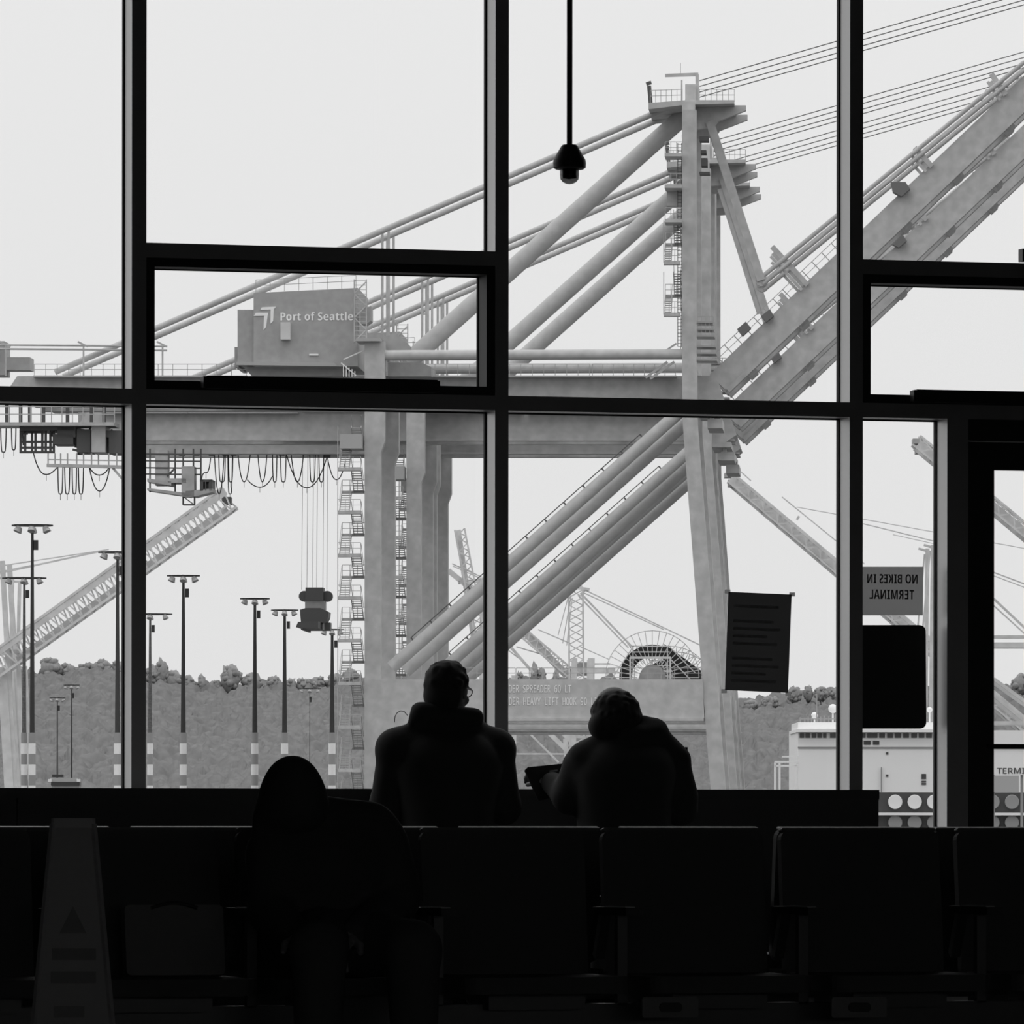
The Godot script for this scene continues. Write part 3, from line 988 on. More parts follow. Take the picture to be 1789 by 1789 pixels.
func pole(px: float, top: float, depth: float, head: float, label: String, bands := true, thick := 8.0, paint := "pole_steel") -> void:
	var m := depth / F
	var base := at(px, HY, depth)
	base.y = YARD
	var p := thing("light_pole", label, "light pole", Transform3D(Basis(Vector3.UP, -deg_to_rad(TURN)), base), "tall light poles on the quay")
	var h := at(px, top, depth).y - YARD
	var b := MB.new()
	var r := thick * m / 2
	var yb := at(px, 1280, depth).y - YARD if bands else 0.3
	b.tube(Vector3(0, yb, 0), Vector3(0, h - 0.4, 0), r * 1.15, r * 0.6, 10)
	part(p, "shaft", b, M[paint])
	if bands:
		var y := yb
		var step := 18.5 * m
		var i := 0
		while y > 0.0:
			var y2 := maxf(0.0, y - step)
			b = MB.new()
			b.tube(Vector3(0, y2, 0), Vector3(0, y, 0), r * 1.55, r * 1.55, 12)
			part(p, "painted_band", b, M.band_white if i % 2 else M.band_grey)
			y = y2
			i += 1
	var w := head * m / 2
	b = MB.new()
	var n := 10
	for i in n:
		var a0 := TAU * i / n
		var a1 := TAU * (i + 1) / n
		b.bar(Vector3(cos(a0) * w, h, sin(a0) * w * 0.8), Vector3(cos(a1) * w, h, sin(a1) * w * 0.8), 0.12, 0.12)
	b.bar(Vector3(-w, h, 0), Vector3(w, h, 0), 0.14, 0.14)
	b.bar(Vector3(0, h, -w * 0.8), Vector3(0, h, w * 0.8), 0.14, 0.14)
	var hd := part(p, "lamp_ring", b, M.pole_steel)
	for i in 6:
		var a := TAU * (i + 0.5) / 6
		b = MB.new()
		var c := Vector3(cos(a) * w * 0.8, h - 0.3, sin(a) * w * 0.7)
		b.lathe(c, Vector3(cos(a) * 0.5, -1, sin(a) * 0.5).normalized(), [[0.0, -0.22], [0.2, -0.2], [0.32, 0.25], [0.0, 0.25]], 8)
		part(hd, "floodlight", b, M.lamp_head)
	b = MB.new()
	b.box(Vector3(r * 1.6, h - 1.6, 0), Vector3(0.35, 0.8, 0.35))
	part(p, "winch_box", b, M.pole_steel)

func poles() -> void:
	pole(56, 918, 560, 70, "tallest dark light pole with a ring of floodlights, two lamp poles beside it")
	pole(42, 1010, 690, 76, "grey light pole half hidden beside the tallest pole", true, 7.0, "pole_pale")
	pole(205, 965, 600, 66, "dark light pole beside the first mullion with banded foot")
	pole(262, 1073, 760, 76, "pale light pole close to the first mullion", true, 6.5, "pole_pale")
	pole(320, 1006, 640, 56, "dark light pole with banded foot in the middle of the second bay")
	pole(445, 1046, 700, 50, "dark light pole left of the hooded head's pole, before the round tree")
	pole(497, 1066, 740, 46, "dark light pole behind the hooded head")
	pole(580, 1100, 760, 40, "dark light pole under the hanging spreader by the stairs")
	pole(100, 1219, 1050, 27, "small distant light pole with a pale lamp bar left of its twin", false, 3.0)
	pole(125, 1197, 1050, 27, "small distant light pole taller than its twin", false, 3.0)
	pole(541, 1203, 1000, 38, "distant thin light pole with a pale lamp bar before the trees", false, 1.6)

func lattice(b: MB, a: Vector3, c: Vector3, h: float, d: float, n: int, t: float) -> void:
	# a four-chord truss
	var ax := (c - a).normalized()
	var side := ax.cross(Vector3.UP).normalized()
	var up := side.cross(ax)
	var o := []
	for s in [[-1, -1], [1, -1], [1, 1], [-1, 1]]: o.append(side * d / 2 * s[0] + up * h / 2 * s[1])
	for k in 4: b.bar(a + o[k], c + o[k], t, t)
	for i in n:
		var p := a.lerp(c, float(i) / n)
		var q := a.lerp(c, float(i + 1) / n)
		for k in 4:
			if i % 2: b.bar(p + o[k], q + o[(k + 1) % 4], t * 0.6, t * 0.6)
			else: b.bar(p + o[(k + 1) % 4], q + o[k], t * 0.6, t * 0.6)

func far_crane(label: String, depth: float, x_foot: float, foot: Array, group := "pale cranes far behind") -> Node3D:
	var o := at(x_foot, HY, depth)
	o.y = YARD
	return thing("distant_crane", label, "crane", Transform3D(Basis(Vector3.UP, -deg_to_rad(TURN)), o), group)

func rel(c: Node3D, px: float, py: float, depth: float) -> Vector3:
	return c.transform.affine_inverse() * at(px, py, depth)

func beamlist(c: Node3D, called: String, depth: float, rows: Array, back := 0.0) -> void:
	# rows: x0, y0, x1, y1, thickness in pixels; each is a member, with its twin "back" metres behind
	for r in rows:
		for s in ([0.0, back] if back > 0.0 else [0.0]):
			var b := MB.new()
			var t: float = r[4] * depth / F
			b.bar(rel(c, r[0], r[1], depth) - Vector3(0, 0, s), rel(c, r[2], r[3], depth) - Vector3(0, 0, s), t, t)
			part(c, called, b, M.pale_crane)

func far_cranes() -> void:
	# left: boom reaching up to the right, tower at the frame's edge
	var d := 980.0
	var c := far_crane("pale lattice crane whose boom climbs behind the light poles", d, 5, [])
	var b := MB.new()
	lattice(b, rel(c, -20, 1172, d), rel(c, 402, 870, d), 3.4, 5.0, 52, 0.36)
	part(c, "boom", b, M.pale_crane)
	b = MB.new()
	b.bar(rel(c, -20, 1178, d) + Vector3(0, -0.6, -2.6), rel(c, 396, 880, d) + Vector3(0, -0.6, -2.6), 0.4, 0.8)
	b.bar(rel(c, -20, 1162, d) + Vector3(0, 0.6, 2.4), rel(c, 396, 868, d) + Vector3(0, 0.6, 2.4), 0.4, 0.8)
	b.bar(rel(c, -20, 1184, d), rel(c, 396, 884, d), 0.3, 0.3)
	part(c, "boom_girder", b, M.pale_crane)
	beamlist(c, "stay", d, [[60, 988, 180, 962, 3], [-20, 1004, 60, 988, 4], [-20, 992, 190, 960, 2]])
	beamlist(c, "mast", d, [[4, 980, 30, 1440, 9], [22, 1010, 12, 1440, 6], [-4, 1010, 30, 1010, 4], [-10, 1138, 34, 1138, 6]], 14.0)
	beamlist(c, "leg", d, [[4, 1170, 20, 1440, 16], [32, 1160, 44, 1440, 7]], 14.0)
	part(c, "boom_tip", _boxed(c, 388, 868, 404, 880, d, 4.0), M.machinery)
	# behind the stairs: steep boom
	d = 1180.0
	c = far_crane("pale crane boom standing steep beside the third crane's legs", d, 850, [])
	b = MB.new()
	lattice(b, rel(c, 803, 925, d), rel(c, 842, 1130, d), 1.7, 2.4, 16, 0.3)
	b.bar(rel(c, 800, 926, d), rel(c, 830, 1130, d), 0.5, 1.0, Vector3.RIGHT)
	part(c, "boom", b, M.pale_crane)
	beamlist(c, "member", d, [[784, 996, 846, 1046, 7], [846, 1010, 842, 1440, 14], [800, 1016, 846, 1012, 3], [790, 985, 846, 1010, 2]], 10.0)
	# centre: mast and stays behind the portal
	d = 1250.0
	c = far_crane("pale crane with mast and splayed stays seen through the portal", d, 1010, [])
	b = MB.new()
	lattice(b, rel(c, 1009, 1440, d), rel(c, 1006, 1030, d), 2.6, 3.0, 30, 0.3)
	part(c, "mast", b, M.pale_crane)
	beamlist(c, "mast_head", d, [[1003, 1026, 1030, 1030, 5], [1010, 1016, 1022, 1034, 3]])
	beamlist(c, "stay", d, [[1014, 1036, 1104, 1130, 3.4], [1010, 1040, 1098, 1132, 2.6], [1020, 1030, 1225, 1128, 2.2], [1016, 1034, 1160, 1100, 2.0], [994, 1038, 975, 1110, 1.6], [998, 1040, 983, 1124, 1.6], [1000, 1044, 990, 1128, 1.4], [1014, 1130, 1064, 1152, 1.6]])
	b = MB.new()
	lattice(b, rel(c, 905, 1098, d), rel(c, 1008, 1186, d), 1.6, 2.0, 14, 0.3)
	b.bar(rel(c, 920, 1108, d), rel(c, 990, 1180, d), 0.8, 1.3)
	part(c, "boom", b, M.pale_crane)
	beamlist(c, "tail", d, [[940, 1100, 996, 1124, 2], [902, 1130, 970, 1150, 2], [890, 1128, 932, 1176, 5], [880, 1130, 920, 1160, 2]])
	part(c, "cabin", _boxed(c, 1000, 1157, 1027, 1180, d, 4.0), M.house_paint)
	beamlist(c, "girder", d, [[980, 1172, 1075, 1172, 9], [1026, 1160, 1066, 1160, 3]])
	# white portal under the beam
	d = 1120.0
	c = far_crane("white crane portal with slanting legs below the lettered beam", d, 1000, [])
	beamlist(c, "leg", d, [[899, 1180, 893, 1440, 11], [1004, 1150, 1000, 1440, 9], [1033, 1150, 1030, 1440, 12], [988, 1290, 996, 1440, 7]], 12.0)
	beamlist(c, "brace", d, [[934, 1256, 1002, 1322, 8], [958, 1256, 1002, 1300, 7], [912, 1268, 976, 1332, 3.5], [894, 1317, 1004, 1317, 2.5], [990, 1285, 1040, 1290, 5], [990, 1300, 1016, 1322, 3]])
	# right: booms that rise to the left
	d = 1000.0
	c = far_crane("pale crane with a boom slanting down to the right beside the notice", d, 1850, [])
	b = MB.new()
	lattice(b, rel(c, 1276, 836, d), rel(c, 1850, 1322, d), 1.3, 3.0, 46, 0.25)
	b.bar(rel(c, 1278, 834, d), rel(c, 1850, 1312, d), 0.5, 1.5)
	b.bar(rel(c, 1280, 846, d) - Vector3(0, 0, 3), rel(c, 1850, 1330, d) - Vector3(0, 0, 3), 0.5, 0.9)
	part(c, "boom", b, M.pale_crane)
	part(c, "boom_tip", _boxed(c, 1266, 826, 1283, 834, d, 3.0), M.house_paint)
	part(c, "boom_tip", _boxed(c, 1272, 838, 1290, 850, d, 3.0), M.house_paint)
	beamlist(c, "stay", d, [[1366, 868, 1510, 985, 2], [1392, 886, 1800, 960, 1.4], [1292, 822, 1312, 840, 2], [1392, 908, 1396, 902, 4]])
	beamlist(c, "mast", d, [[1850, 960, 1850, 1440, 16]], 16.0)
	# second boom by the door
	d = 900.0
	c = far_crane("pale crane whose boom tip shows beside the door frame", d, 1628, [])
	b = MB.new()
	lattice(b, rel(c, 1600, 770, d), rel(c, 1900, 1018, d), 1.5, 3.0, 22, 0.28)
	b.bar(rel(c, 1602, 778, d), rel(c, 1900, 1026, d), 0.5, 1.6)
	part(c, "boom", b, M.pale_crane)
	part(c, "boom_tip", _boxed(c, 1595, 766, 1612, 775, d, 3.0), M.house_paint)
	part(c, "boom_tip", _boxed(c, 1600, 780, 1616, 792, d, 3.0), M.house_paint)
	beamlist(c, "mast", d, [[1630, 952, 1624, 1440, 7], [1625, 962, 1612, 1100, 3], [1614, 952, 1634, 958, 4]], 12.0)
	beamlist(c, "stay", d, [[1508, 915, 1630, 945, 1.8], [1560, 934, 1632, 950, 1.2], [1736, 1000, 1800, 1024, 2.2], [1736, 1006, 1800, 1030, 1.6], [1736, 1046, 1800, 1106, 4], [1736, 1058, 1800, 1116, 2.5]])
	beamlist(c, "girder", d, [[1700, 1112, 1860, 1112, 4], [1700, 1127, 1860, 1127, 9]], 6.0)
	beamlist(c, "brace", d, [[1736, 1186, 1800, 1232, 6], [1736, 1215, 1800, 1268, 5], [1700, 1263, 1860, 1263, 6], [1750, 1322, 1800, 1274, 6]], 8.0)
	beamlist(c, "leg", d, [[1730, 1100, 1726, 1440, 10], [1812, 1100, 1820, 1440, 12]], 12.0)

func _boxed(c: Node3D, x0: float, y0: float, x1: float, y1: float, d: float, deep: float) -> MB:
	var b := MB.new()
	var p := rel(c, x0, y1, d)
	var q := rel(c, x1, y0, d)
	b.box((p + q) / 2 - Vector3(0, 0, deep / 2), Vector3(q.x - p.x, q.y - p.y, deep))
	return b

func ridge(px: float) -> float:
	var k := [[-80, 1176], [60, 1170], [110, 1166], [180, 1160], [215, 1164], [260, 1176], [300, 1190], [360, 1196], [430, 1192], [520, 1196], [600, 1186], [700, 1180], [900, 1186], [1100, 1186], [1290, 1221], [1340, 1214], [1400, 1205], [1480, 1203], [1640, 1199], [1900, 1190]]
	for i in k.size() - 1:
		if px <= k[i + 1][0]: return lerpf(k[i][1], k[i + 1][1], clampf((px - k[i][0]) / float(k[i + 1][0] - k[i][0]), 0, 1))
	return 1196.0

func woods() -> void:
	# wooded slope: a lumpy canopy, single trees along its crest
	var nz := FastNoiseLite.new()
	nz.seed = 5
	nz.frequency = 0.11
	nz.fractal_octaves = 3
	var b := MB.new()
	var cols := 420
	var rows := 110
	var g := []
	for j in rows + 1:
		var row := []
		for i in cols + 1:
			var px := lerpf(-90, 1900, float(i) / cols)
			var f := float(j) / rows
			var depth := 1490.0 + 910.0 * f
			var py := lerpf(1446, ridge(px) + 4, pow(f, 0.8))
			var p := at(px, py, depth)
			if j == 0: p.y = WATER - 4
			else: p.y += nz.get_noise_2d(p.x, p.z) * 4.5 * minf(1.0, f * 6)
			row.append(p)
		g.append(row)
	var gn := []
	for j in rows + 1:
		var row := []
		for i in cols + 1:
			var n: Vector3 = ((g[mini(j + 1, rows)][i] - g[maxi(j - 1, 0)][i]) as Vector3).cross(g[j][mini(i + 1, cols)] - g[j][maxi(i - 1, 0)]).normalized()
			row.append(n if n.y > 0 else -n)
		gn.append(row)
	for j in rows:
		for i in cols:
			b.tri(g[j][i], g[j][i + 1], g[j + 1][i + 1], gn[j][i], gn[j][i + 1], gn[j + 1][i + 1])
			b.tri(g[j][i], g[j + 1][i + 1], g[j + 1][i], gn[j][i], gn[j + 1][i + 1], gn[j + 1][i])
	var o := single("wooded_slope", "dense grey woodland on the slope behind the harbour", "woodland", b, M.canopy)
	tag(o, "", "", "", "stuff")
	# [x, top row, half width, look]: 0 low rounded, 1 bushy, 2 tall ragged
	var crowns := [[20, 1160, 26, 0], [88, 1149, 24, 1], [118, 1158, 16, 0], [150, 1158, 20, 0], [178, 1152, 22, 1], [208, 1155, 18, 1], [283, 1148, 15, 2], [268, 1160, 16, 0], [303, 1170, 18, 0], [330, 1178, 14, 0], [352, 1176, 9, 2], [376, 1186, 14, 0], [402, 1160, 20, 1], [440, 1175, 18, 1], [478, 1180, 15, 0], [508, 1184, 13, 0], [530, 1182, 14, 0], [556, 1180, 15, 0], [585, 1176, 16, 0], [612, 1168, 16, 1], [934, 1156, 9, 2], [946, 1164, 9, 1], [972, 1168, 8, 2], [908, 1172, 9, 0], [1388, 1198, 13, 1], [1412, 1196, 10, 2], [1434, 1199, 13, 1], [1462, 1201, 14, 0], [1500, 1204, 16, 0], [1784, 1176, 18, 1], [1345, 1216, 16, 0], [1312, 1222, 16, 0]]
	var looks := ["low rounded tree on the wooded crest", "bushy tree standing proud of the wooded crest", "tall ragged tree rising from the wooded crest"]
	for i in crowns.size():
		var q: Array = crowns[i]
		var d := 2370.0 if q[0] < 1250 else 2300.0
		var r: float = q[2] * d / F
		var top := at(q[0], q[1], d)
		var gy: float = minf(at(q[0], ridge(q[0]) + 22, d).y, top.y - r * 1.6)
		var t := thing("tree", looks[q[3]], "tree", Transform3D(Basis(), Vector3(top.x, gy, top.z)), "trees along the wooded crest")
		var m := MB.new()
		var h := top.y - gy
		m.tube(Vector3(0, -4, 0), Vector3(0, h * 0.6, 0), r * 0.08, r * 0.05, 6)
		part(t, "trunk", m, M.bark)
		m = MB.new()
		m.blob(Vector3(0, h * 0.48, 0), Vector3(r * 0.8, h * 0.46, r * 0.8), i, 0.6, 14, 10)
		for j in 22:
			var a := rng.randf() * TAU
			var e := rng.randf_range(0.05, 1.0)
			var wd: float = sqrt(1.0 - pow(absf(e * 2 - 1), 2.0) * 0.85) * r * (0.8 if q[3] < 2 else 0.6)
			var s := rng.randf_range(0.2, 0.36) * r
			m.blob(Vector3(cos(a) * wd, h * lerpf(0.1, 0.86, e), sin(a) * wd), Vector3(s, s * 0.9, s), i * 40 + j, 0.7, 8, 6)
		part(t, "crown", m, M.foliage)

func ship() -> void:
	var d := 430.0
	var o := at(1560, HY, d)
	o.y = WATER
	var s := thing("ferry_vessel", "white ship with a row of dark bridge windows and round hull openings", "ship", Transform3D(Basis(Vector3.UP, -deg_to_rad(TURN)), o))
	part(s, "superstructure", _boxed(s, 1394, 1276, 1900, 1384, d, 14.0), M.ship_white)
	part(s, "bridge_deck", _boxed(s, 1394, 1262, 1700, 1276, d + 1.0, 10.0), M.ship_white)
	part(s, "bridge_roof", _boxed(s, 1392, 1274, 1702, 1279, d - 0.6, 12.0), M.ship_white)
	for x in [[1397, 1405], [1407, 1415], [1418, 1426], [1428, 1436], [1438, 1444], [1450, 1462], [1500, 1512], [1515, 1533], [1536, 1546], [1550, 1560], [1563, 1574], [1578, 1588], [1592, 1602], [1605, 1615], [1618, 1628], [1632, 1642]]:
		part(s, "bridge_window", _boxed(s, x[0], 1281, x[1], 1289, d - 0.06, 0.1), M.ship_glass)
	for x in [[1509, 1521], [1525, 1536]]:
		part(s, "window", _boxed(s, x[0], 1294, x[1], 1301, d - 0.06, 0.1), M.ship_glass)
	part(s, "deck_seam", _boxed(s, 1394, 1305, 1900, 1307, d - 0.1, 0.12), M.band_grey)
	for q in [[1610, 1352, 1618, 1361], [1610, 1364, 1618, 1367], [1610, 1368, 1618, 1371]]:
		part(s, "louvre", _boxed(s, q[0], q[1], q[2], q[3], d - 0.06, 0.1), M.ship_glass)
	for q in [[1550, 1316], [1550, 1355]]:
		part(s, "vent", _boxed(s, q[0] - 2, q[1] - 2, q[0] + 2, q[1] + 2, d - 0.06, 0.1), M.ship_glass)
	part(s, "pipe", _boxed(s, 1539, 1340, 1541, 1384, d - 0.2, 0.12), M.band_grey)
	# mast gear on the bridge roof
	for q in [[1423, 1250, 6], [1455, 1238, 8], [1624, 1240, 5]]:
		var b := MB.new()
		var p := rel(s, q[0], q[1], d + 4)
		b.blob(p, Vector3.ONE * q[2] * d / F, 7, 0.0, 14, 10)
		b.bar(p, rel(s, q[0], 1263, d + 4), 0.1, 0.1, Vector3.RIGHT)
		part(s, "radome", b, M.ship_white)
	var m := MB.new()
	for x in [1398, 1406, 1412, 1418, 1428, 1434, 1440, 1448, 1460, 1466]: m.bar(rel(s, x, 1246 + (x * 7) % 11, d + 3), rel(s, x, 1276, d + 3), 0.08, 0.08, Vector3.RIGHT)
	m.bar(rel(s, 1427, 1212, d + 3), rel(s, 1427, 1276, d + 3), 0.07, 0.07, Vector3.RIGHT)
	m.bar(rel(s, 1396, 1256, d + 3), rel(s, 1470, 1256, d + 3), 0.06, 0.06)
	m.bar(rel(s, 1396, 1266, d + 3), rel(s, 1470, 1266, d + 3), 0.06, 0.06)
	part(s, "mast_gear", m, M.band_grey)
	# pale frame ahead of the house
	m = MB.new()
	for x in [1354.0, 1362.0, 1390.0]: m.bar(rel(s, x, 1332, d), rel(s, x, 1440, d), 0.12, 0.12, Vector3.RIGHT)
	for y in [1331.0, 1338.0]: m.bar(rel(s, 1353, y, d), rel(s, 1394, y, d), 0.12, 0.12)
	m.bar(rel(s, 1366, 1322, d), rel(s, 1394, 1322, d), 0.1, 0.1)
	part(s, "gangway_frame", m, M.ship_white)
	# hull with round openings
	var hull := MB.new()
	var p0 := rel(s, 1380, 1384, d - 1)
	var p1 := rel(s, 1900, 1384, d - 1)
	hull.box(Vector3((p0.x + p1.x) / 2, p0.y / 2 - 0.5, -8), Vector3(p1.x - p0.x, p0.y + 1, 18))
	part(s, "hull", hull, M.hull)
	part(s, "rubbing_strake", _boxed(s, 1380, 1420, 1900, 1424, d - 1.6, 0.4), M.ship_white)
	for k in 10:
		for y in [1401.0, 1437.0]:
			var b := MB.new()
			var c := rel(s, 1564 + k * 34, y, d - 1.3)
			b.lathe(c, Vector3(0, 0, 1), [[0.0, 0.06], [0.42, 0.06], [0.45, 0.0]], 22)
			part(s, "round_port", b, M.ship_white if k < 4 and y < 1420.0 else M.band_grey)

func small_things() -> void:
	var d := 620.0
	var o := at(112, HY, d)
	o.y = YARD
	var v := thing("yard_truck", "low vehicle with a light bar and dark roof at the foot of the poles", "vehicle", Transform3D(Basis(Vector3.UP, -deg_to_rad(TURN)), o))
	part(v, "roof_unit", _boxed(v, 91, 1353, 110, 1358, d, 1.6), M.vehicle_dark)
	part(v, "windscreen", _boxed(v, 88, 1359, 136, 1366, d, 2.0), M.lamp_head)
	part(v, "cab", _boxed(v, 89, 1366, 139, 1372, d - 0.2, 2.4), M.vehicle_dark)
	part(v, "body", _boxed(v, 90, 1372, 138, 1490, d, 2.4), M.band_grey)
	for x in [84.0, 134.0]: part(v, "mirror", _boxed(v, x, 1361, x + 6, 1366, d - 0.3, 0.4), M.band_white)
	for w in [94.0, 126.0]:
		var b := MB.new()
		var c := rel(v, w, 1490, d)
		b.lathe(Vector3(c.x, 0.55, 0.1), Vector3(1, 0, 0), [[0.0, -0.2], [0.55, -0.2], [0.55, 0.2], [0.0, 0.2]], 14)
		part(v, "wheel", b, M.vehicle_dark)
	# road sign board near the door
	d = 300.0
	o = at(1770, HY, d)
	o.y = YARD
	var s := thing("terminal_board", "white board lettered TERMINAL seen through the door", "sign", Transform3D(Basis(Vector3.UP, -deg_to_rad(TURN)), o))
	part(s, "board", _boxed(s, 1734, 1337, 1830, 1354, d, 0.15), M.ship_white)
	var a := rel(s, 1742, 1351.5, d - 0.02)
	var tm := lettering(s, "lettering", "TERMINAL", 0.42, 0.02, Transform3D(Basis(), a), M.vehicle_dark)
	var box: AABB = tm.mesh.get_aabb()
	var k := (rel(s, 1822, 1351, d).x - a.x) / box.size.x
	var ky := (10.0 * d / F) / box.size.y
	tm.transform = Transform3D(Basis().scaled(Vector3(k, ky, 1)), a - Vector3(box.position.x * k, box.position.y * ky, 0))
	part(s, "panel", _boxed(s, 1734, 1355, 1780, 1384, d, 0.1), M.lamp_head)
	for x in [1736.0, 1786.0, 1828.0]:
		var b := MB.new()
		b.bar(rel(s, x, 1337, d) - Vector3(0, 0, 0.2), Vector3(rel(s, x, 1337, d).x, 0, -0.2), 0.12, 0.12, Vector3.RIGHT)
		part(s, "post", b, M.band_grey)

# ================= furniture =================
func rbox(b: MB, c: Vector3, s: Vector3, r: float, bs := Basis()) -> void:
	# a box whose long edges along its thin axis are rounded in the x-y face
	var pts := []
	for q in [[1, 1, 0.0], [-1, 1, PI / 2], [-1, -1, PI], [1, -1, PI * 1.5]]:
		for i in 5:
			var a: float = q[2] + PI / 2 * i / 4.0
			pts.append(c + bs * Vector3(q[0] * (s.x / 2 - r) + cos(a) * r, q[1] * (s.y / 2 - r) + sin(a) * r, -s.z / 2))
	b.prism(pts, bs * Vector3(0, 0, s.z))

func seat_row(z: float, first: float, n: int, facing: float, label: String) -> Node3D:
	# a beam with n seats; facing +1: sitters look to the lens, -1: to the window
	var pitch := 0.573
	var o := thing("seat_row", label, "bench", Transform3D(Basis(), Vector3(first, 0, z)), "rows of waiting seats")
	var b := MB.new()
	b.box(Vector3(pitch * (n - 1) / 2.0, 0.33, facing * 0.24), Vector3(pitch * n, 0.07, 0.07))
	part(o, "beam", b, M.steel_dark)
	for k in n:
		var x := pitch * k
		b = MB.new()
		var tilt := Basis(Vector3.RIGHT, -facing * 0.12)
		rbox(b, Vector3(x, 0.655, -facing * 0.02), Vector3(0.515, 0.46, 0.035), 0.03, tilt)
		var back := part(o, "backrest", b, M.vinyl)
		b = MB.new()
		rbox(b, Vector3(x, 0.885, -facing * 0.055), Vector3(0.50, 0.012, 0.03), 0.005, tilt)
		part(back, "edge_trim", b, M.steel_dark)
		b = MB.new()
		rbox(b, Vector3(x, 0.425, facing * 0.25), Vector3(0.515, 0.45, 0.05), 0.05, Basis(Vector3.RIGHT, PI / 2))
		part(o, "seat", b, M.vinyl)
		b = MB.new()
		b.box(Vector3(x, 0.375, facing * 0.24), Vector3(0.3, 0.05, 0.2))
		part(o, "seat_bracket", b, M.steel_dark)
	for k in n + 1:
		var x := pitch * (k - 0.5)
		b = MB.new()
		b.box(Vector3(x, 0.642, facing * 0.22), Vector3(0.05, 0.022, 0.34))
		var arm := part(o, "armrest", b, M.plastic_black)
		b = MB.new()
		b.box(Vector3(x, 0.6545, facing * 0.24), Vector3(0.03, 0.003, 0.22))
		part(arm, "arm_cap", b, M.pale_glint)  # glint on the armrest top, put into its colour
		b = MB.new()
		b.bar(Vector3(x, 0.36, facing * 0.26), Vector3(x, 0.635, facing * 0.26), 0.03, 0.03, Vector3.RIGHT)
		b.bar(Vector3(x, 0.5, facing * 0.03), Vector3(x, 0.635, facing * 0.1), 0.03, 0.03, Vector3.RIGHT)
		part(arm, "arm_post", b, M.steel_dark)
	for k in [0, 2, 4, 6]:
		if k >= n: continue
		var x: float = pitch * k
		b = MB.new()
		b.bar(Vector3(x, 0.02, facing * 0.24), Vector3(x, 0.33, facing * 0.24), 0.06, 0.05, Vector3.RIGHT)
		b.box(Vector3(x, 0.015, facing * 0.2), Vector3(0.06, 0.03, 0.56))
		part(o, "leg", b, M.steel_dark)
	return o

func stool(px: float, z: float, label: String) -> void:
	var p := wp(px, 1430, z)
	var s := thing("bar_stool", label, "stool", Transform3D(Basis(), Vector3(p.x, 0, z)), "stools at the window counter")
	var b := MB.new()
	b.lathe(Vector3.ZERO, Vector3.UP, [[0.0, 0.63], [0.17, 0.63], [0.185, 0.65], [0.185, 0.675], [0.17, 0.69], [0.0, 0.692]], 24)
	part(s, "seat", b, M.vinyl)
	b = MB.new()
	b.lathe(Vector3.ZERO, Vector3.UP, [[0.0, 0.0], [0.2, 0.0], [0.2, 0.012], [0.05, 0.03], [0.028, 0.05], [0.028, 0.63], [0.0, 0.63]], 20)
	part(s, "pedestal", b, M.steel_dark)
	b = MB.new()
	for i in 16: b.tube(Vector3(cos(TAU * i / 16) * 0.16, 0.13, sin(TAU * i / 16) * 0.16), Vector3(cos(TAU * (i + 1) / 16) * 0.16, 0.13, sin(TAU * (i + 1) / 16) * 0.16), 0.011, 0.011, 6)
	b.bar(Vector3(-0.16, 0.13, 0), Vector3(0.16, 0.13, 0), 0.016, 0.016)
	part(s, "foot_ring", b, M.steel_dark)

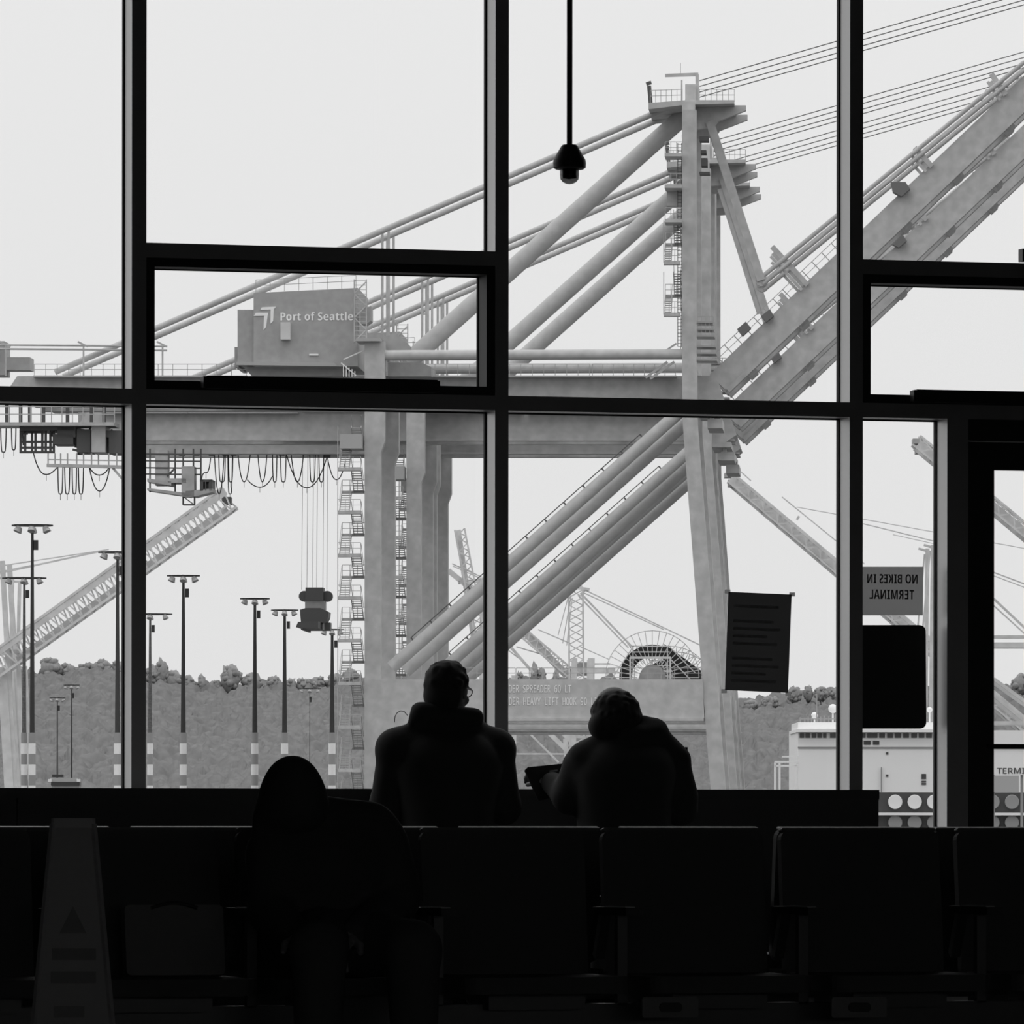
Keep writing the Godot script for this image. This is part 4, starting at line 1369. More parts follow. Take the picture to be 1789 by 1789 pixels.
func build_furniture() -> void:
	var b: MB
	# counter along the window
	var cx0: float = -4.6
	var cx1 := xz(1537, 0.5)
	var cy := yz(900, 1378.5, 0.5)
	var c := thing("window_counter", "long black counter below the window with people leaning on it", "counter", Transform3D(Basis(), Vector3((cx0 + cx1) / 2, 0, 0.25)))
	var hw := (cx1 - cx0) / 2
	b = MB.new()
	b.box(Vector3(0, cy - 0.02, 0), Vector3(hw * 2, 0.04, 0.5))
	part(c, "worktop", b, M.counter_top)
	var n := 5
	for i in n:
		b = MB.new()
		var w := hw * 2 / n
		b.box(Vector3(-hw + w * (i + 0.5), (cy - 0.04) / 2 + 0.02, 0.236), Vector3(w - 0.004, cy - 0.08, 0.02))
		part(c, "front_panel", b, M.counter_panel)
	for i in n + 1:
		b = MB.new()
		b.box(Vector3(lerpf(-hw + 0.02, hw - 0.02, float(i) / n), (cy - 0.04) / 2, 0.0), Vector3(0.04, cy - 0.04, 0.44))
		part(c, "support", b, M.counter_panel)
	# waiting seats
	var za := 4.6
	var zb := 7.2
	var pitch := 0.573
	var a0 := wp(1195, 1450, za).x - pitch * 5
	seat_row(za, a0, 9, -1.0, "row of dark waiting seats with backs to the lens, nearer the counter")
	var ax := wp(1092, 1597, zb + 0.3).x
	var rb := seat_row(zb, ax - pitch * 4.5 + pitch, 9, 1.0, "row of dark waiting seats where the hooded person sits")
	for px in [1172.0, 1502.0]:
		var q := wp(px, 1760, zb + 0.5)
		b = MB.new()
		rbox(b, Vector3(q.x - rb.position.x, q.y, 0.49), Vector3(0.175, 0.062, 0.012), 0.008)
		var pl := part(rb, "outlet_plate", b, M.bag_cloth)
		b = MB.new()
		rbox(b, Vector3(q.x - rb.position.x, q.y, 0.499), Vector3(0.07, 0.028, 0.008), 0.013)
		part(pl, "socket", b, M.plastic_black)
	stool(778, 0.98, "bar stool under the man with glasses")
	stool(1092, 0.98, "bar stool under the reader at the counter")
	# bag on a seat
	var g0 := wp(310, 1695, zb + 0.2)
	var bag := thing("tote_bag", "flat grey cloth bag propped on a waiting seat by the warning sign", "bag", Transform3D(Basis(Vector3.RIGHT, -0.15), Vector3(g0.x, 0.452, zb + 0.16)))
	b = MB.new()
	rbox(b, Vector3(0, 0.105, 0), Vector3(0.3, 0.21, 0.05), 0.015)
	part(bag, "pouch", b, M.bag_cloth)
	b = MB.new()
	var pts := []
	for i in 9: pts.append(Vector3(-0.07 + 0.14 * i / 8.0, 0.2 + sin(PI * i / 8.0) * 0.015, 0.028))
	b.path(pts, 0.006, 6)
	part(bag, "handle", b, M.plastic_black)
	caution()
	dome_camera()
	notices()

func caution() -> void:
	# four-sided folding warning pyramid
	var d := 18.0
	var q := at(128, HY, d)
	var o := thing("warning_sign", "tall narrow plastic floor warning sign in front of the seats", "sign", Transform3D(Basis(Vector3.UP, -deg_to_rad(TURN) + 0.06), Vector3(q.x, 0, q.z)))
	var h := 0.915
	var w0 := 0.14
	var w1 := 0.053
	var names := ["panel", "panel", "panel", "panel"]
	for k in 4:
		var bs := Basis(Vector3.UP, PI / 2 * k)
		var b := MB.new()
		b.prism([bs * Vector3(-w0 * 0.97, 0.0, w0), bs * Vector3(w0 * 0.97, 0.0, w0), bs * Vector3(w1 * 0.95, h - 0.012, w1), bs * Vector3(-w1 * 0.95, h - 0.012, w1)], bs * Vector3(0, 0.002, -0.006))
		var p := part(o, names[k], b, M.sign_body)
		# printed marks: a triangle and three bars
		var f := func(x: float, y: float) -> Vector3: return bs * (Vector3(x, y, lerpf(w0, w1, y / h)) + Vector3(0, 0, 0.0006))
		for mark in [[[-0.035, 0.62], [0.035, 0.62], [0.0, 0.69]], [[-0.055, 0.55], [0.06, 0.55], [0.06, 0.58], [-0.055, 0.58]], [[-0.058, 0.49], [0.06, 0.49], [0.06, 0.52], [-0.058, 0.52]], [[-0.05, 0.40], [0.03, 0.40], [0.03, 0.43], [-0.05, 0.43]]]:
			b = MB.new()
			var l := []
			for e in mark: l.append(f.call(e[0], e[1]))
			b.prism(l, bs * Vector3(0, 0, 0.0008))
			part(p, "print", b, M.sign_ink)
		b = MB.new()
		b.bar(bs * Vector3(w0 * 0.985, 0, w0 * 0.985), bs * Vector3(w1, h - 0.01, w1), 0.012, 0.012)
		part(o, "corner_rib", b, M.sign_body)
	var c := MB.new()
	rbox(c, Vector3(0, h - 0.008, 0), Vector3(w1 * 2 + 0.01, w1 * 2 + 0.01, 0.026), 0.012, Basis(Vector3.RIGHT, PI / 2))
	part(o, "cap", c, M.sign_body)

func dome_camera() -> void:
	var z := 1.3
	var top := wp(995, 253, z)
	var o := thing("security_camera", "black dome security camera hanging on a thin pole", "camera", Transform3D(Basis(), top))
	var k := 27.0 / F
	var b := MB.new()
	b.tube(Vector3(0, -0.01, 0), Vector3(0, ROOF - top.y, 0), 5.0 * k, 5.0 * k, 14)
	part(o, "pole", b, M.plastic_black)
	b = MB.new()
	b.lathe(Vector3(0, ROOF - top.y, 0), Vector3.DOWN, [[0.0, 0.0], [0.06, 0.0], [0.06, 0.02], [0.02, 0.05]], 20)
	part(o, "ceiling_flange", b, M.plastic_black)
	b = MB.new()
	b.lathe(Vector3.ZERO, Vector3.DOWN, [[0.0, 0.0], [12 * k, 0.0], [15 * k, 3 * k], [28 * k, 26 * k], [29 * k, 32 * k], [28.5 * k, 40 * k], [24 * k, 43 * k], [0.0, 43 * k]], 28)
	part(o, "housing", b, M.plastic_black)
	b = MB.new()
	b.lathe(Vector3.ZERO, Vector3.DOWN, [[17 * k, 43 * k], [17 * k, 52 * k], [16 * k, 60 * k], [12 * k, 65 * k], [6 * k, 68 * k], [0.0, 69 * k]], 24)
	part(o, "dome", b, M.smoked_dome)
	b = MB.new()
	b.lathe(Vector3.ZERO, Vector3.DOWN, [[0.0, 42 * k], [12 * k, 42 * k], [12 * k, 58 * k], [0.0, 60 * k]], 16)
	part(o, "lens_block", b, M.plastic_black)

func sheet(b: MB, pts: Array, z: float, t: float) -> void:
	var l := []
	for p in pts: l.append(wp(p[0], p[1], z))
	b.prism(l, Vector3(0, 0, t))

func notices() -> void:
	var z := -DEEP + 0.0105
	var o := thing("taped_notice", "dark paper notice taped askew to the glass by white corners", "notice")
	var b := MB.new()
	sheet(b, [[1272.5, 1034], [1383, 1038.5], [1376.5, 1210.5], [1266.5, 1205.5]], z, 0.0006)
	var s := part(o, "paper", b, M.paper)
	for i in 11:
		var y := 1056.0 + i * 13.0
		if i in [1, 6]: continue
		b = MB.new()
		var x0 := 1283.0 - (y - 1034) * 0.036
		var x1: float = x0 + [78.0, 84.0, 70.0, 82.0, 60.0][i % 5]
		sheet(b, [[x0, y], [x1, y + (x1 - x0) * 0.04], [x1, y + 5 + (x1 - x0) * 0.04], [x0, y + 5]], z + 0.0006, 0.0003)
		part(s, "text_line", b, M.notice_ink)
	for q in [[1271, 1033], [1384, 1038], [1265, 1207], [1377, 1212]]:
		b = MB.new()
		sheet(b, [[q[0] - 5, q[1] - 3], [q[0] + 5, q[1] - 3], [q[0] + 5, q[1] + 4], [q[0] - 5, q[1] + 4]], z - 0.0002, 0.0002)
		part(o, "tape", b, M.tape)
	# sign stuck to the outside of the glass, read from behind
	o = thing("bike_sign", "grey rectangular sign reading backwards on the glass", "sign")
	b = MB.new()
	sheet(b, [[1500, 990], [1613, 990], [1612, 1075], [1500, 1075]], z, 0.0012)
	var f := part(o, "film", b, M.sign_film)
	for row in [["NO BIKES IN", 1603.0, 1515.0, 1020.0, 17.0], ["TERMINAL", 1597.0, 1519.0, 1047.0, 17.0]]:
		var p0 := wp(row[1], row[3], z + 0.0016)
		var p1 := wp(row[2], row[3], z + 0.0016)
		var tm := lettering(f, "lettering", row[0], 0.04, 0.0006, Transform3D(), M.sign_film_ink, 700)
		var box: AABB = tm.mesh.get_aabb()
		var sx := (p1.x - p0.x) / box.size.x
		var sy: float = row[4] * 28.0 / F / box.size.y
		tm.transform = Transform3D(Basis(Vector3(sx, 0, 0), Vector3(0, sy, 0), Vector3(0, 0, 1)), p0 - Vector3(box.position.x * sx, box.position.y * sy, 0))
	o = thing("poster_board", "black board with rounded corners below the backwards sign", "sign")
	b = MB.new()
	var pts := []
	for q in [[1606.0, 1103.0, -90.0], [1607.0, 1262.0, 0.0]]:
		for i in 6:
			var a := deg_to_rad(q[2] + 18.0 * i)
			pts.append([q[0] + cos(a) * 11.0, q[1] + sin(a) * 11.0])
	pts.append([1496, 1273])
	pts.append([1496, 1092])
	sheet(b, pts, z, 0.003)
	part(o, "board", b, M.plastic_black)

# ================= people =================
func cap(a: Vector3, b: Vector3, ra: float, rb := -1.0) -> Array:
	return [0, a, b, ra, ra if rb < 0.0 else rb]
func egg(c: Vector3, r: Vector3, bs := Basis()) -> Array:
	return [1, c, bs.inverse(), r]

func sdf_mesh(mb: MB, prims: Array, cell: float, k: float) -> void:
	# smooth union of the shapes, meshed as surface nets
	var lo := Vector3.ONE * 1e9
	var hi := -lo
	var boxes := []
	for p in prims:
		var l: Vector3
		var h: Vector3
		if p[0] == 0:
			var r := Vector3.ONE * maxf(p[3], p[4])
			l = (p[1] as Vector3).min(p[2]) - r
			h = (p[1] as Vector3).max(p[2]) + r
		else:
			var r := Vector3.ONE * maxf(p[3].x, maxf(p[3].y, p[3].z))
			l = p[1] - r
			h = p[1] + r
		var m := Vector3.ONE * (k + cell * 2)
		boxes.append([l - m, h + m])
		lo = lo.min(l - m)
		hi = hi.max(h + m)
	var nx := int(ceil((hi.x - lo.x) / cell)) + 1
	var ny := int(ceil((hi.y - lo.y) / cell)) + 1
	var nz := int(ceil((hi.z - lo.z) / cell)) + 1
	var f := PackedFloat32Array()
	f.resize(nx * ny * nz)
	f.fill(1.0)
	for n in prims.size():
		var p: Array = prims[n]
		var l: Vector3 = ((boxes[n][0] - lo) / cell).floor()
		var h: Vector3 = ((boxes[n][1] - lo) / cell).ceil()
		var x0 := maxi(0, int(l.x)); var x1 := mini(nx - 1, int(h.x))
		var y0 := maxi(0, int(l.y)); var y1 := mini(ny - 1, int(h.y))
		var z0 := maxi(0, int(l.z)); var z1 := mini(nz - 1, int(h.z))
		var kind: int = p[0]
		var a: Vector3 = p[1]
		var ab := Vector3.ZERO
		var len2 := 1.0
		var ra := 0.0
		var rb := 0.0
		var inv := Basis()
		var rad := Vector3.ONE
		if kind == 0:
			ab = p[2] - a
			len2 = maxf(ab.length_squared(), 1e-9)
			ra = p[3]
			rb = p[4]
		else:
			inv = p[2]
			rad = p[3]
		for z in range(z0, z1 + 1):
			for y in range(y0, y1 + 1):
				var row := (z * ny + y) * nx
				for x in range(x0, x1 + 1):
					var q := lo + Vector3(x, y, z) * cell - a
					var d: float
					if kind == 0:
						var t := clampf(q.dot(ab) / len2, 0.0, 1.0)
						d = (q - ab * t).length() - lerpf(ra, rb, t)
					else:
						var e := inv * q / rad
						var el := e.length()
						var g := (e / rad).length()
						d = el * (el - 1.0) / maxf(g, 1e-6) if el > 1e-4 else -0.05
					var o := f[row + x]
					var s := maxf(k - absf(o - d), 0.0) / k
					f[row + x] = minf(o, d) - s * s * k * 0.25
	var id := PackedInt32Array()
	id.resize(nx * ny * nz)
	id.fill(-1)
	var vs := PackedVector3Array()
	var off := [0, 1, nx, nx + 1, nx * ny, nx * ny + 1, nx * ny + nx, nx * ny + nx + 1]
	var edges := [[0, 1], [2, 3], [4, 5], [6, 7], [0, 2], [1, 3], [4, 6], [5, 7], [0, 4], [1, 5], [2, 6], [3, 7]]
	for z in nz - 1:
		for y in ny - 1:
			for x in nx - 1:
				var i := (z * ny + y) * nx + x
				var f0 := f[i]
				if absf(f0) > cell * 2.0: continue
				var neg := 0
				for o in off:
					if f[i + o] < 0.0: neg += 1
				if neg == 0 or neg == 8: continue
				var sum := Vector3.ZERO
				var cnt := 0
				for e in edges:
					var fa := f[i + off[e[0]]]
					var fb := f[i + off[e[1]]]
					if (fa < 0.0) != (fb < 0.0):
						var t := fa / (fa - fb)
						sum += Vector3(e[0] & 1, (e[0] >> 1) & 1, e[0] >> 2).lerp(Vector3(e[1] & 1, (e[1] >> 1) & 1, e[1] >> 2), t)
						cnt += 1
				id[i] = vs.size()
				vs.append(lo + (Vector3(x, y, z) + sum / cnt) * cell)
	var quads := []
	var st := [1, nx, nx * ny]
	for z in range(1, nz - 1):
		for y in range(1, ny - 1):
			for x in range(1, nx - 1):
				var i := (z * ny + y) * nx + x
				if absf(f[i]) > cell * 2.0: continue
				for ax in 3:
					var j: int = i + st[ax]
					if (f[i] < 0.0) == (f[j] < 0.0): continue
					var u: int = st[(ax + 1) % 3]
					var w: int = st[(ax + 2) % 3]
					var q := [id[i], id[i - u], id[i - u - w], id[i - w]]
					if q.min() < 0: continue
					if f[i] > 0.0: q.reverse()
					quads.append(q)
	var ns := PackedVector3Array()
	ns.resize(vs.size())
	for q in quads:
		var n := (vs[q[2]] - vs[q[0]]).cross(vs[q[3]] - vs[q[1]])
		for v in q: ns[v] += n
	# make the normals point out of the solid
	var test := 0.0
	var mid := Vector3.ZERO
	for v in vs: mid += v / vs.size()
	for i in range(0, vs.size(), 7): test += ns[i].dot(vs[i] - mid)
	var sg := 1.0 if test > 0.0 else -1.0
	var base := mb.v.size()
	for i in vs.size():
		mb.v.append(vs[i])
		mb.n.append((ns[i] * sg).normalized())
	for q in quads:
		var o := [0, 1, 2, 0, 2, 3]
		var gn := (vs[q[1]] - vs[q[0]]).cross(vs[q[2]] - vs[q[0]])
		var flip: bool = gn.dot(ns[q[0]] * sg) > 0.0
		for t in 2:
			mb.ix.append(base + q[o[t * 3]])
			mb.ix.append(base + q[o[t * 3 + (2 if flip else 1)]])
			mb.ix.append(base + q[o[t * 3 + (1 if flip else 2)]])

func head_shape(c: Vector3, bs: Basis) -> Array:
	# bs.z points out of the back of the head, -z is the face
	var l := []
	l.append(egg(c + bs * Vector3(0, 0.02, 0.012), Vector3(0.074, 0.09, 0.092), bs))
	l.append(egg(c + bs * Vector3(0, -0.045, -0.03), Vector3(0.056, 0.068, 0.062), bs))
	l.append(egg(c + bs * Vector3(0, -0.088, -0.062), Vector3(0.026, 0.02, 0.022), bs))
	l.append(cap(c + bs * Vector3(0, 0.005, -0.088), c + bs * Vector3(0, -0.035, -0.108), 0.008, 0.013))
	for s in [-1.0, 1.0]:
		l.append(cap(c + bs * Vector3(s * 0.018, 0.018, -0.088), c + bs * Vector3(s * 0.05, 0.016, -0.072), 0.009, 0.008))
		l.append(egg(c + bs * Vector3(s * 0.032, 0.0, -0.074), Vector3(0.014, 0.009, 0.012), bs))
		l.append(egg(c + bs * Vector3(s * 0.076, -0.01, 0.008), Vector3(0.01, 0.032, 0.02), bs))
		l.append(egg(c + bs * Vector3(s * 0.04, -0.035, -0.06), Vector3(0.024, 0.022, 0.022), bs))
	l.append(cap(c + bs * Vector3(-0.02, -0.06, -0.085), c + bs * Vector3(0.02, -0.06, -0.085), 0.007))
	l.append(cap(c + bs * Vector3(-0.018, -0.071, -0.083), c + bs * Vector3(0.018, -0.071, -0.083), 0.007))
	return l

func hand_shape(wrist: Vector3, dir: Vector3, palm: Vector3, side: float) -> Array:
	# dir: along the fingers, palm: out of the palm, side: +1 thumb to the right of dir
	var d := dir.normalized()
	var p := (palm - d * palm.dot(d)).normalized()
	var s := d.cross(p) * side
	var l := []
	var kn := []
	for i in 4:
		var k := wrist + d * (0.088 - 0.006 * absf(i - 1)) + s * (0.03 - 0.02 * i)
		kn.append(k)
		l.append(cap(wrist + s * (0.014 - 0.01 * i), k, 0.013, 0.0105))
	var ln := [0.042, 0.047, 0.043, 0.033]
	for i in 4:
		var a: Vector3 = kn[i]
		var b: Vector3 = a + (d * 0.92 + p * 0.38).normalized() * ln[i]
		var c: Vector3 = b + (d * 0.55 + p * 0.83).normalized() * ln[i] * 0.65
		var e: Vector3 = c + (d * 0.1 + p).normalized() * ln[i] * 0.5
		l.append(cap(a, b, 0.0098, 0.009))
		l.append(cap(b, c, 0.009, 0.0083))
		l.append(cap(c, e, 0.0083, 0.007))
	var t0 := wrist + d * 0.025 + s * 0.022
	var t1 := t0 + (d * 0.6 + s * 0.7 + p * 0.35).normalized() * 0.042
	var t2 := t1 + (d * 0.8 + s * 0.25 + p * 0.5).normalized() * 0.032
	l.append(cap(t0, t1, 0.013, 0.011))
	l.append(cap(t1, t2, 0.011, 0.009))
	return l

func figure(label: String, j: Dictionary, group := "") -> Node3D:
	# j: joints in world space; builds body, clothes and shoes of a seated person
	var o := thing("person", label, "person", Transform3D(Basis(), Vector3(j.hip.x, 0, j.hip.z)), group)
	var t := -o.position
	for k in j:
		if j[k] is Vector3 and k != "up": j[k] = j[k] + t
	var body := []
	body.append(cap(j.hip, j.chest, 0.14, 0.15))
	body.append(cap(j.chest, j.neck, 0.12, 0.06))
	body.append(cap(j.neck, j.head + j.face * Vector3(0, -0.06, 0.03), 0.052, 0.05))
	for s in ["l", "r"]:
		body.append(cap(j.neck + Vector3(0, -0.05, 0), j["sh_" + s], 0.055, 0.055))
		body.append(cap(j["sh_" + s], j["el_" + s], 0.05, 0.042))
		body.append(cap(j["el_" + s], j["wr_" + s], 0.042, 0.028))
		body.append(cap(j.hip, j["kn_" + s], 0.095, 0.06))
		body.append(cap(j["kn_" + s], j["an_" + s], 0.058, 0.038))
		body.append(cap(j["an_" + s], j["an_" + s] + j.toe * 0.14 + Vector3(0, -0.03, 0), 0.035, 0.03))
	var mb := MB.new()
	sdf_mesh(mb, body, 0.014, 0.03)
	sdf_mesh(mb, head_shape(j.head, j.face), 0.005, 0.012)
	sdf_mesh(mb, hand_shape(j.wr_l, j.wr_l - j.el_l, Vector3(0.3, -1, 0), 1.0), 0.004, 0.006)
	sdf_mesh(mb, hand_shape(j.wr_r, j.wr_r - j.el_r, Vector3(-0.3, -1, 0), -1.0), 0.004, 0.006)
	part(o, "body", mb, M.skin)
	# coat
	var coat := []
	coat.append(cap(j.hip, j.chest, 0.185, 0.185))
	coat.append(cap(j.chest, j.neck + Vector3(0, -0.06, 0), 0.17, 0.085))
	for s in ["l", "r"]:
		coat.append(cap(j.hip + Vector3(0, 0, 0), j.chest.lerp(j["sh_" + s], 0.35), 0.17, 0.16))
		coat.append(cap(j.neck + Vector3(0, -0.045, 0), j["sh_" + s], 0.06, j.get("pad", 0.078)))
		coat.append(cap(j["sh_" + s], j["el_" + s], j.get("pad", 0.078), 0.068))
		coat.append(cap(j["el_" + s], j["wr_" + s].lerp(j["el_" + s], 0.08), 0.066, 0.046))
	for q in j.get("extra", []):
		coat.append([q[0], q[1] + t] + [q[2] + t if q[0] == 0 else q[2]] + q.slice(3))
	mb = MB.new()
	sdf_mesh(mb, coat, 0.012, j.get("soft", 0.025))
	part(o, "coat", mb, M.coat)
	var legs := []
	for s in ["l", "r"]:
		legs.append(cap(j.hip, j["kn_" + s], 0.12, 0.082))
		legs.append(cap(j["kn_" + s], j["an_" + s] + Vector3(0, 0.05, 0), 0.08, 0.062))
	mb = MB.new()
	sdf_mesh(mb, legs, 0.014, 0.03)
	part(o, "trousers", mb, M.trousers)
	for s in ["l", "r"]:
		var a: Vector3 = j["an_" + s]
		mb = MB.new()
		sdf_mesh(mb, [cap(a + Vector3(0, -0.02, 0) - j.toe * 0.03, a + Vector3(0, -0.035, 0) + j.toe * 0.15, 0.046, 0.04), cap(a, a + Vector3(0, 0.05, 0), 0.045, 0.045)], 0.008, 0.03)
		var sh := part(o, "shoe", mb, M.shoe)
		mb = MB.new()
		rbox(mb, a + Vector3(0, -0.078, 0) + j.toe * 0.065, Vector3(0.085, 0.27, 0.022), 0.04, Basis(j.toe.cross(Vector3.UP).normalized(), j.toe, Vector3.UP) if absf(j.toe.y) < 0.5 else Basis())
		part(sh, "sole", mb, M.shoe_sole)
	return o

func build_people() -> void:
	var b: MB
	# --- man with glasses at the counter ---
	var z := 0.98
	var P := func(px: float, py: float, dz := 0.0) -> Vector3: return wp(px, py, z + dz)
	var look := Basis(Vector3.UP, -0.72) * Basis(Vector3.RIGHT, -0.12)
	var cy := yz(900, 1378.5, 0.5)
	var m: Vector3 = P.call(783, 1204)
	var hip: Vector3 = P.call(778, 1448)
	var fx := hip.x
	var j := {"head": m, "face": look, "toe": Vector3(0, 0, -1), "pad": 0.076,
		"neck": P.call(780, 1272), "chest": P.call(778, 1360), "hip": hip,
		"sh_l": P.call(694, 1308), "sh_r": P.call(864, 1308), "el_l": P.call(676, 1408, -0.06), "el_r": P.call(880, 1410, -0.06),
		"wr_l": Vector3(fx - 0.12, cy + 0.05, z - 0.36), "wr_r": Vector3(fx + 0.1, cy + 0.05, z - 0.36),
		"kn_l": Vector3(fx - 0.13, 0.74, z - 0.36), "kn_r": Vector3(fx + 0.13, 0.74, z - 0.36),
		"an_l": Vector3(fx - 0.1, 0.235, z - 0.16), "an_r": Vector3(P.call(850, 1780).x, 0.235, z - 0.14)}
	j.extra = [cap(P.call(742, 1247, 0.05), P.call(828, 1254, 0.05), 0.042, 0.04), cap(P.call(733, 1245, 0.04), P.call(726, 1260, 0.04), 0.036, 0.03), cap(P.call(742, 1242, 0.03), P.call(732, 1240, 0.03), 0.026, 0.02),
		cap(P.call(826, 1252, 0.0), P.call(834, 1270, 0.0), 0.026, 0.03), cap(P.call(738, 1282), P.call(690, 1309), 0.058, 0.074), cap(P.call(826, 1284), P.call(868, 1309), 0.058, 0.07)]
	var man := figure("person with short hair and glasses in a dark coat, upright at the counter", j, "people at the window counter")
	var h: Vector3 = j.head
	b = MB.new()
	var hs := [egg(h + Vector3(0, 0.022, 0.0) + look * Vector3(0, 0, 0.016), Vector3(0.087, 0.092, 0.094), look), egg(h + look * Vector3(0, -0.03, 0.045), Vector3(0.082, 0.07, 0.06), look)]
	for i in 46:
		var a := rng.randf() * TAU
		var e := rng.randf_range(-0.1, 1.0)
		var d := Vector3(cos(a) * sqrt(1 - e * e), e, sin(a) * sqrt(1 - e * e))
		if (look.inverse() * d).z < -0.3 and d.y < 0.45: continue
		hs.append(egg(h + Vector3(0, 0.02, 0) + look * Vector3(0, 0, 0.014) + d * Vector3(0.082, 0.088, 0.09), Vector3.ONE * rng.randf_range(0.008, 0.013)))
	sdf_mesh(b, hs, 0.006, 0.012)
	part(man, "hair", b, M.hair)
	var g := Node3D.new()
	g.name = "glasses"
	man.add_child(g)
	g.transform = Transform3D(look, h + look * Vector3(0, 0.0, -0.098))
	b = MB.new()
	for s in [-1.0, 1.0]:
		for i in 16:
			var p0 := Vector3(s * 0.034 + cos(TAU * i / 16) * 0.026, sin(TAU * i / 16) * 0.021, 0)
			var p1 := Vector3(s * 0.034 + cos(TAU * (i + 1) / 16) * 0.026, sin(TAU * (i + 1) / 16) * 0.021, 0)
			b.tube(p0, p1, 0.0022, 0.0022, 5)
		b.bar(Vector3(s * 0.06, 0.008, 0), Vector3(s * 0.078, 0.004, 0.1), 0.003, 0.005)
	b.bar(Vector3(-0.009, 0.005, 0), Vector3(0.009, 0.005, 0), 0.003, 0.003)
	part(g, "frame", b, M.plastic_black)
	for s in [-1.0, 1.0]:
		b = MB.new()
		b.lathe(Vector3(s * 0.034, 0, 0), Vector3(0, 0, 1), [[0.0, -0.001], [0.025, -0.001], [0.025, 0.001], [0.0, 0.001]], 16)
		part(g, "lens", b, M.lens)
	b = MB.new()
	var off := -man.position
	b.path([P.call(689, 1262, 0.02) + off, P.call(690, 1252, 0.02) + off, P.call(694, 1245, 0.02) + off, P.call(700, 1242, 0.02) + off, P.call(706, 1243, 0.02) + off, P.call(712, 1250, 0.02) + off], 0.0016, 5)
	part(man, "strap_loop", b, M.coat)
	# --- reader at the counter ---
	look = Basis(Vector3.UP, 0.35) * Basis(Vector3.RIGHT, -0.55) * Basis(Vector3.BACK, 0.12)
	hip = P.call(1090, 1450)
	fx = hip.x
	j = {"head": P.call(1074, 1250, -0.02), "face": look, "toe": Vector3(0, 0, -1), "pad": 0.07,
		"neck": P.call(1086, 1296), "chest": P.call(1090, 1370), "hip": hip,
		"sh_l": P.call(1030, 1330), "sh_r": P.call(1158, 1322), "el_l": P.call(996, 1392, -0.08), "el_r": P.call(1188, 1412, -0.05),
		"wr_l": P.call(962, 1366, -0.2), "wr_r": P.call(1050, 1372, -0.34),
		"kn_l": Vector3(fx - 0.13, 0.74, z - 0.36), "kn_r": Vector3(fx + 0.13, 0.74, z - 0.36),
		"an_l": Vector3(P.call(1000, 1780).x, 0.235, z - 0.14), "an_r": Vector3(fx + 0.12, 0.235, z - 0.16)}
	j.extra = [cap(P.call(1098, 1290, 0.06), P.call(1146, 1280, 0.05), 0.055, 0.04), cap(P.call(1124, 1264, 0.03), P.call(1150, 1272, 0.03), 0.034, 0.03), cap(P.call(1146, 1266, 0.03), P.call(1152, 1270, 0.03), 0.022, 0.02),
		cap(P.call(1150, 1290, 0.02), P.call(1182, 1326, 0.02), 0.05, 0.055), cap(P.call(1182, 1330, 0.0), P.call(1196, 1392, 0.0), 0.052, 0.056), cap(P.call(1050, 1302, 0.0), P.call(1016, 1322, 0.0), 0.05, 0.055), cap(P.call(1004, 1336, -0.04), P.call(990, 1390, -0.08), 0.05, 0.052)]
	var lady := figure("person with wavy bobbed hair in a dark hooded coat, bent over a book", j, "people at the window counter")
	h = j.head
	off = -lady.position
	b = MB.new()
	hs = [egg(h + Vector3(0, 0.0, 0.02), Vector3(0.1, 0.104, 0.1)), egg(P.call(1050, 1268, 0.02) + off, Vector3(0.05, 0.056, 0.06)), egg(P.call(1096, 1262, 0.03) + off, Vector3(0.05, 0.055, 0.06)), egg(P.call(1052, 1284, 0.02) + off, Vector3(0.034, 0.04, 0.04))]
	for i in 150:
		var a := rng.randf() * TAU
		var e := rng.randf_range(-0.6, 1.0)
		var d := Vector3(cos(a) * sqrt(1 - e * e), e, sin(a) * sqrt(1 - e * e))
		if d.z < -0.5: continue
		hs.append(egg(h + Vector3(0, 0, 0.02) + d * Vector3(0.094, 0.098, 0.094), Vector3.ONE * rng.randf_range(0.007, 0.0115)))
	sdf_mesh(b, hs, 0.0055, 0.01)
	part(lady, "hair", b, M.hair)
	b = MB.new()
	b.box(P.call(1195, 1313, 0.01) + off, Vector3(0.018, 0.035, 0.04))
	part(lady, "buckle", b, M.plastic_black)
	# book in the reader's hand
	var q: Vector3 = P.call(950, 1362, -0.22)
	var bk := thing("open_book", "dark covered book held open in the reader's left hand", "book", Transform3D(Basis(), q))
	b = MB.new()
	var pp := []
	for e in [[916, 1347], [921, 1342], [990, 1335], [1010, 1380], [940, 1400]]: pp.append(P.call(e[0], e[1], -0.22) - q)
	b.prism(pp, Vector3(0, 0.004, 0.008))
	part(bk, "cover", b, M.plastic_black)
	b = MB.new()
	pp = []
	for e in [[924, 1347], [988, 1340], [1000, 1371], [940, 1389]]: pp.append(P.call(e[0], e[1], -0.225) - q)
	b.prism(pp, Vector3(0, -0.006, -0.018))
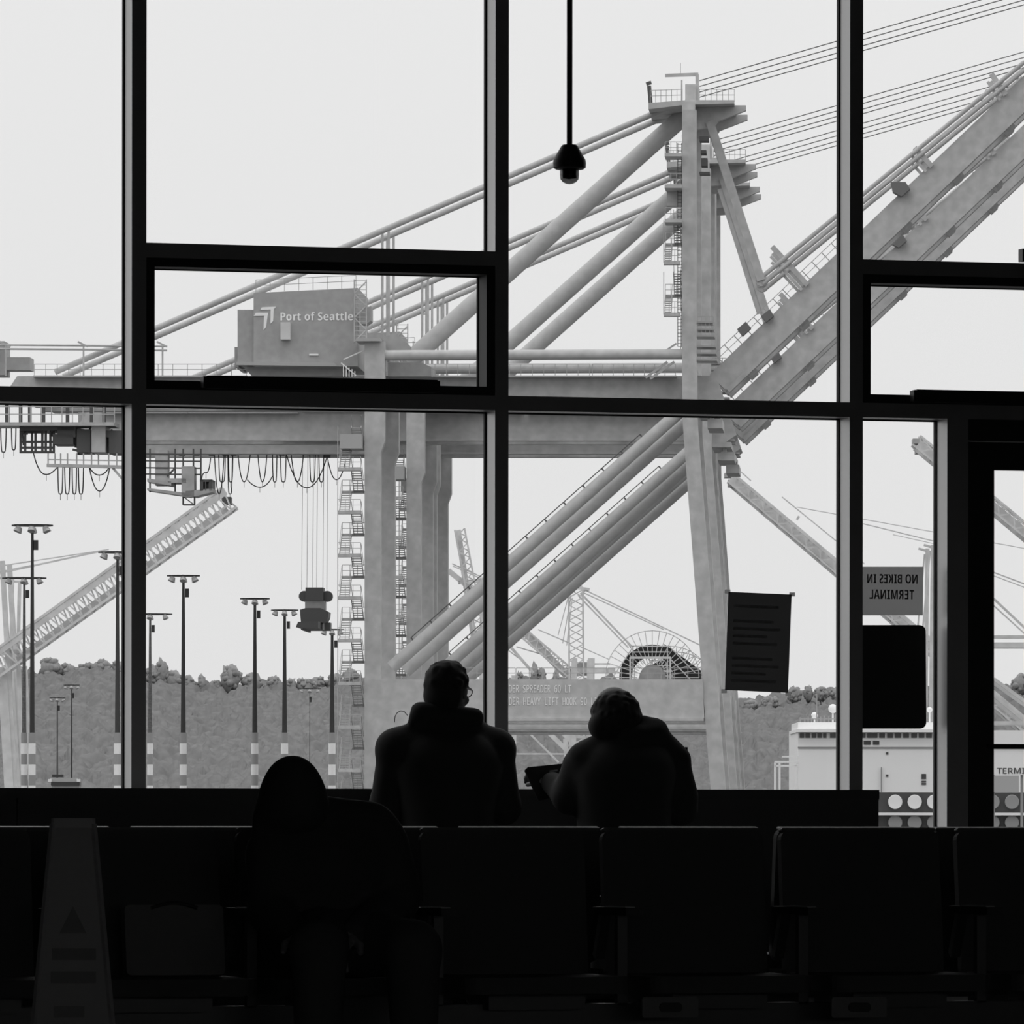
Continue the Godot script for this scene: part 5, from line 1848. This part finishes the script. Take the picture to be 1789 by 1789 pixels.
	part(bk, "pages", b, M.paper)
	b = MB.new()
	pp = []
	for e in [[960, 1346], [974, 1344], [974, 1347], [960, 1349]]: pp.append(P.call(e[0], e[1], -0.205) - q)
	b.prism(pp, Vector3(0, 0, 0.002))
	part(bk, "glint_strip", b, M.pale_glint)  # pale strip painting the small glint on the book
	# --- hooded sitter in the seat row ---
	z = 7.52
	P = func(px: float, py: float, dz := 0.0) -> Vector3: return wp(px, py, z + dz)
	look = Basis(Vector3.UP, PI - 0.25) * Basis(Vector3.RIGHT, -0.85)
	hip = Vector3(P.call(574, 1640).x, 0.57, z - 0.08)
	fx = hip.x
	j = {"head": P.call(514, 1404, 0.03), "face": look, "toe": Vector3(0, 0, 1), "pad": 0.085,
		"neck": P.call(532, 1462), "chest": P.call(562, 1530, -0.02), "hip": hip,
		"sh_l": P.call(648, 1462), "sh_r": P.call(482, 1494), "el_l": P.call(688, 1574, 0.04), "el_r": P.call(474, 1590, 0.06),
		"wr_l": P.call(610, 1640, 0.3), "wr_r": P.call(520, 1640, 0.3),
		"kn_l": Vector3(fx + 0.14, 0.54, z + 0.42), "kn_r": Vector3(fx - 0.14, 0.54, z + 0.42),
		"an_l": Vector3(fx + 0.15, 0.09, z + 0.42), "an_r": Vector3(fx - 0.15, 0.09, z + 0.44)}
	j.extra = [cap(P.call(560, 1440), P.call(640, 1450), 0.085, 0.085), cap(P.call(668, 1480), P.call(690, 1560), 0.08, 0.08)]
	var kid := figure("person slumped in a seat with a dark hood pulled up, facing into the hall", j)
	h = j.head
	off = -kid.position
	b = MB.new()
	sdf_mesh(b, [egg(P.call(511, 1384, 0.05) + off, Vector3(0.088, 0.108, 0.12)), egg(P.call(513, 1412, 0.03) + off, Vector3(0.098, 0.085, 0.12)), cap(P.call(520, 1440, -0.03) + off, P.call(548, 1462, -0.03) + off, 0.1, 0.09), cap(P.call(474, 1440) + off, P.call(470, 1470) + off, 0.05, 0.055)], 0.009, 0.05)
	part(kid, "hood", b, M.wool)
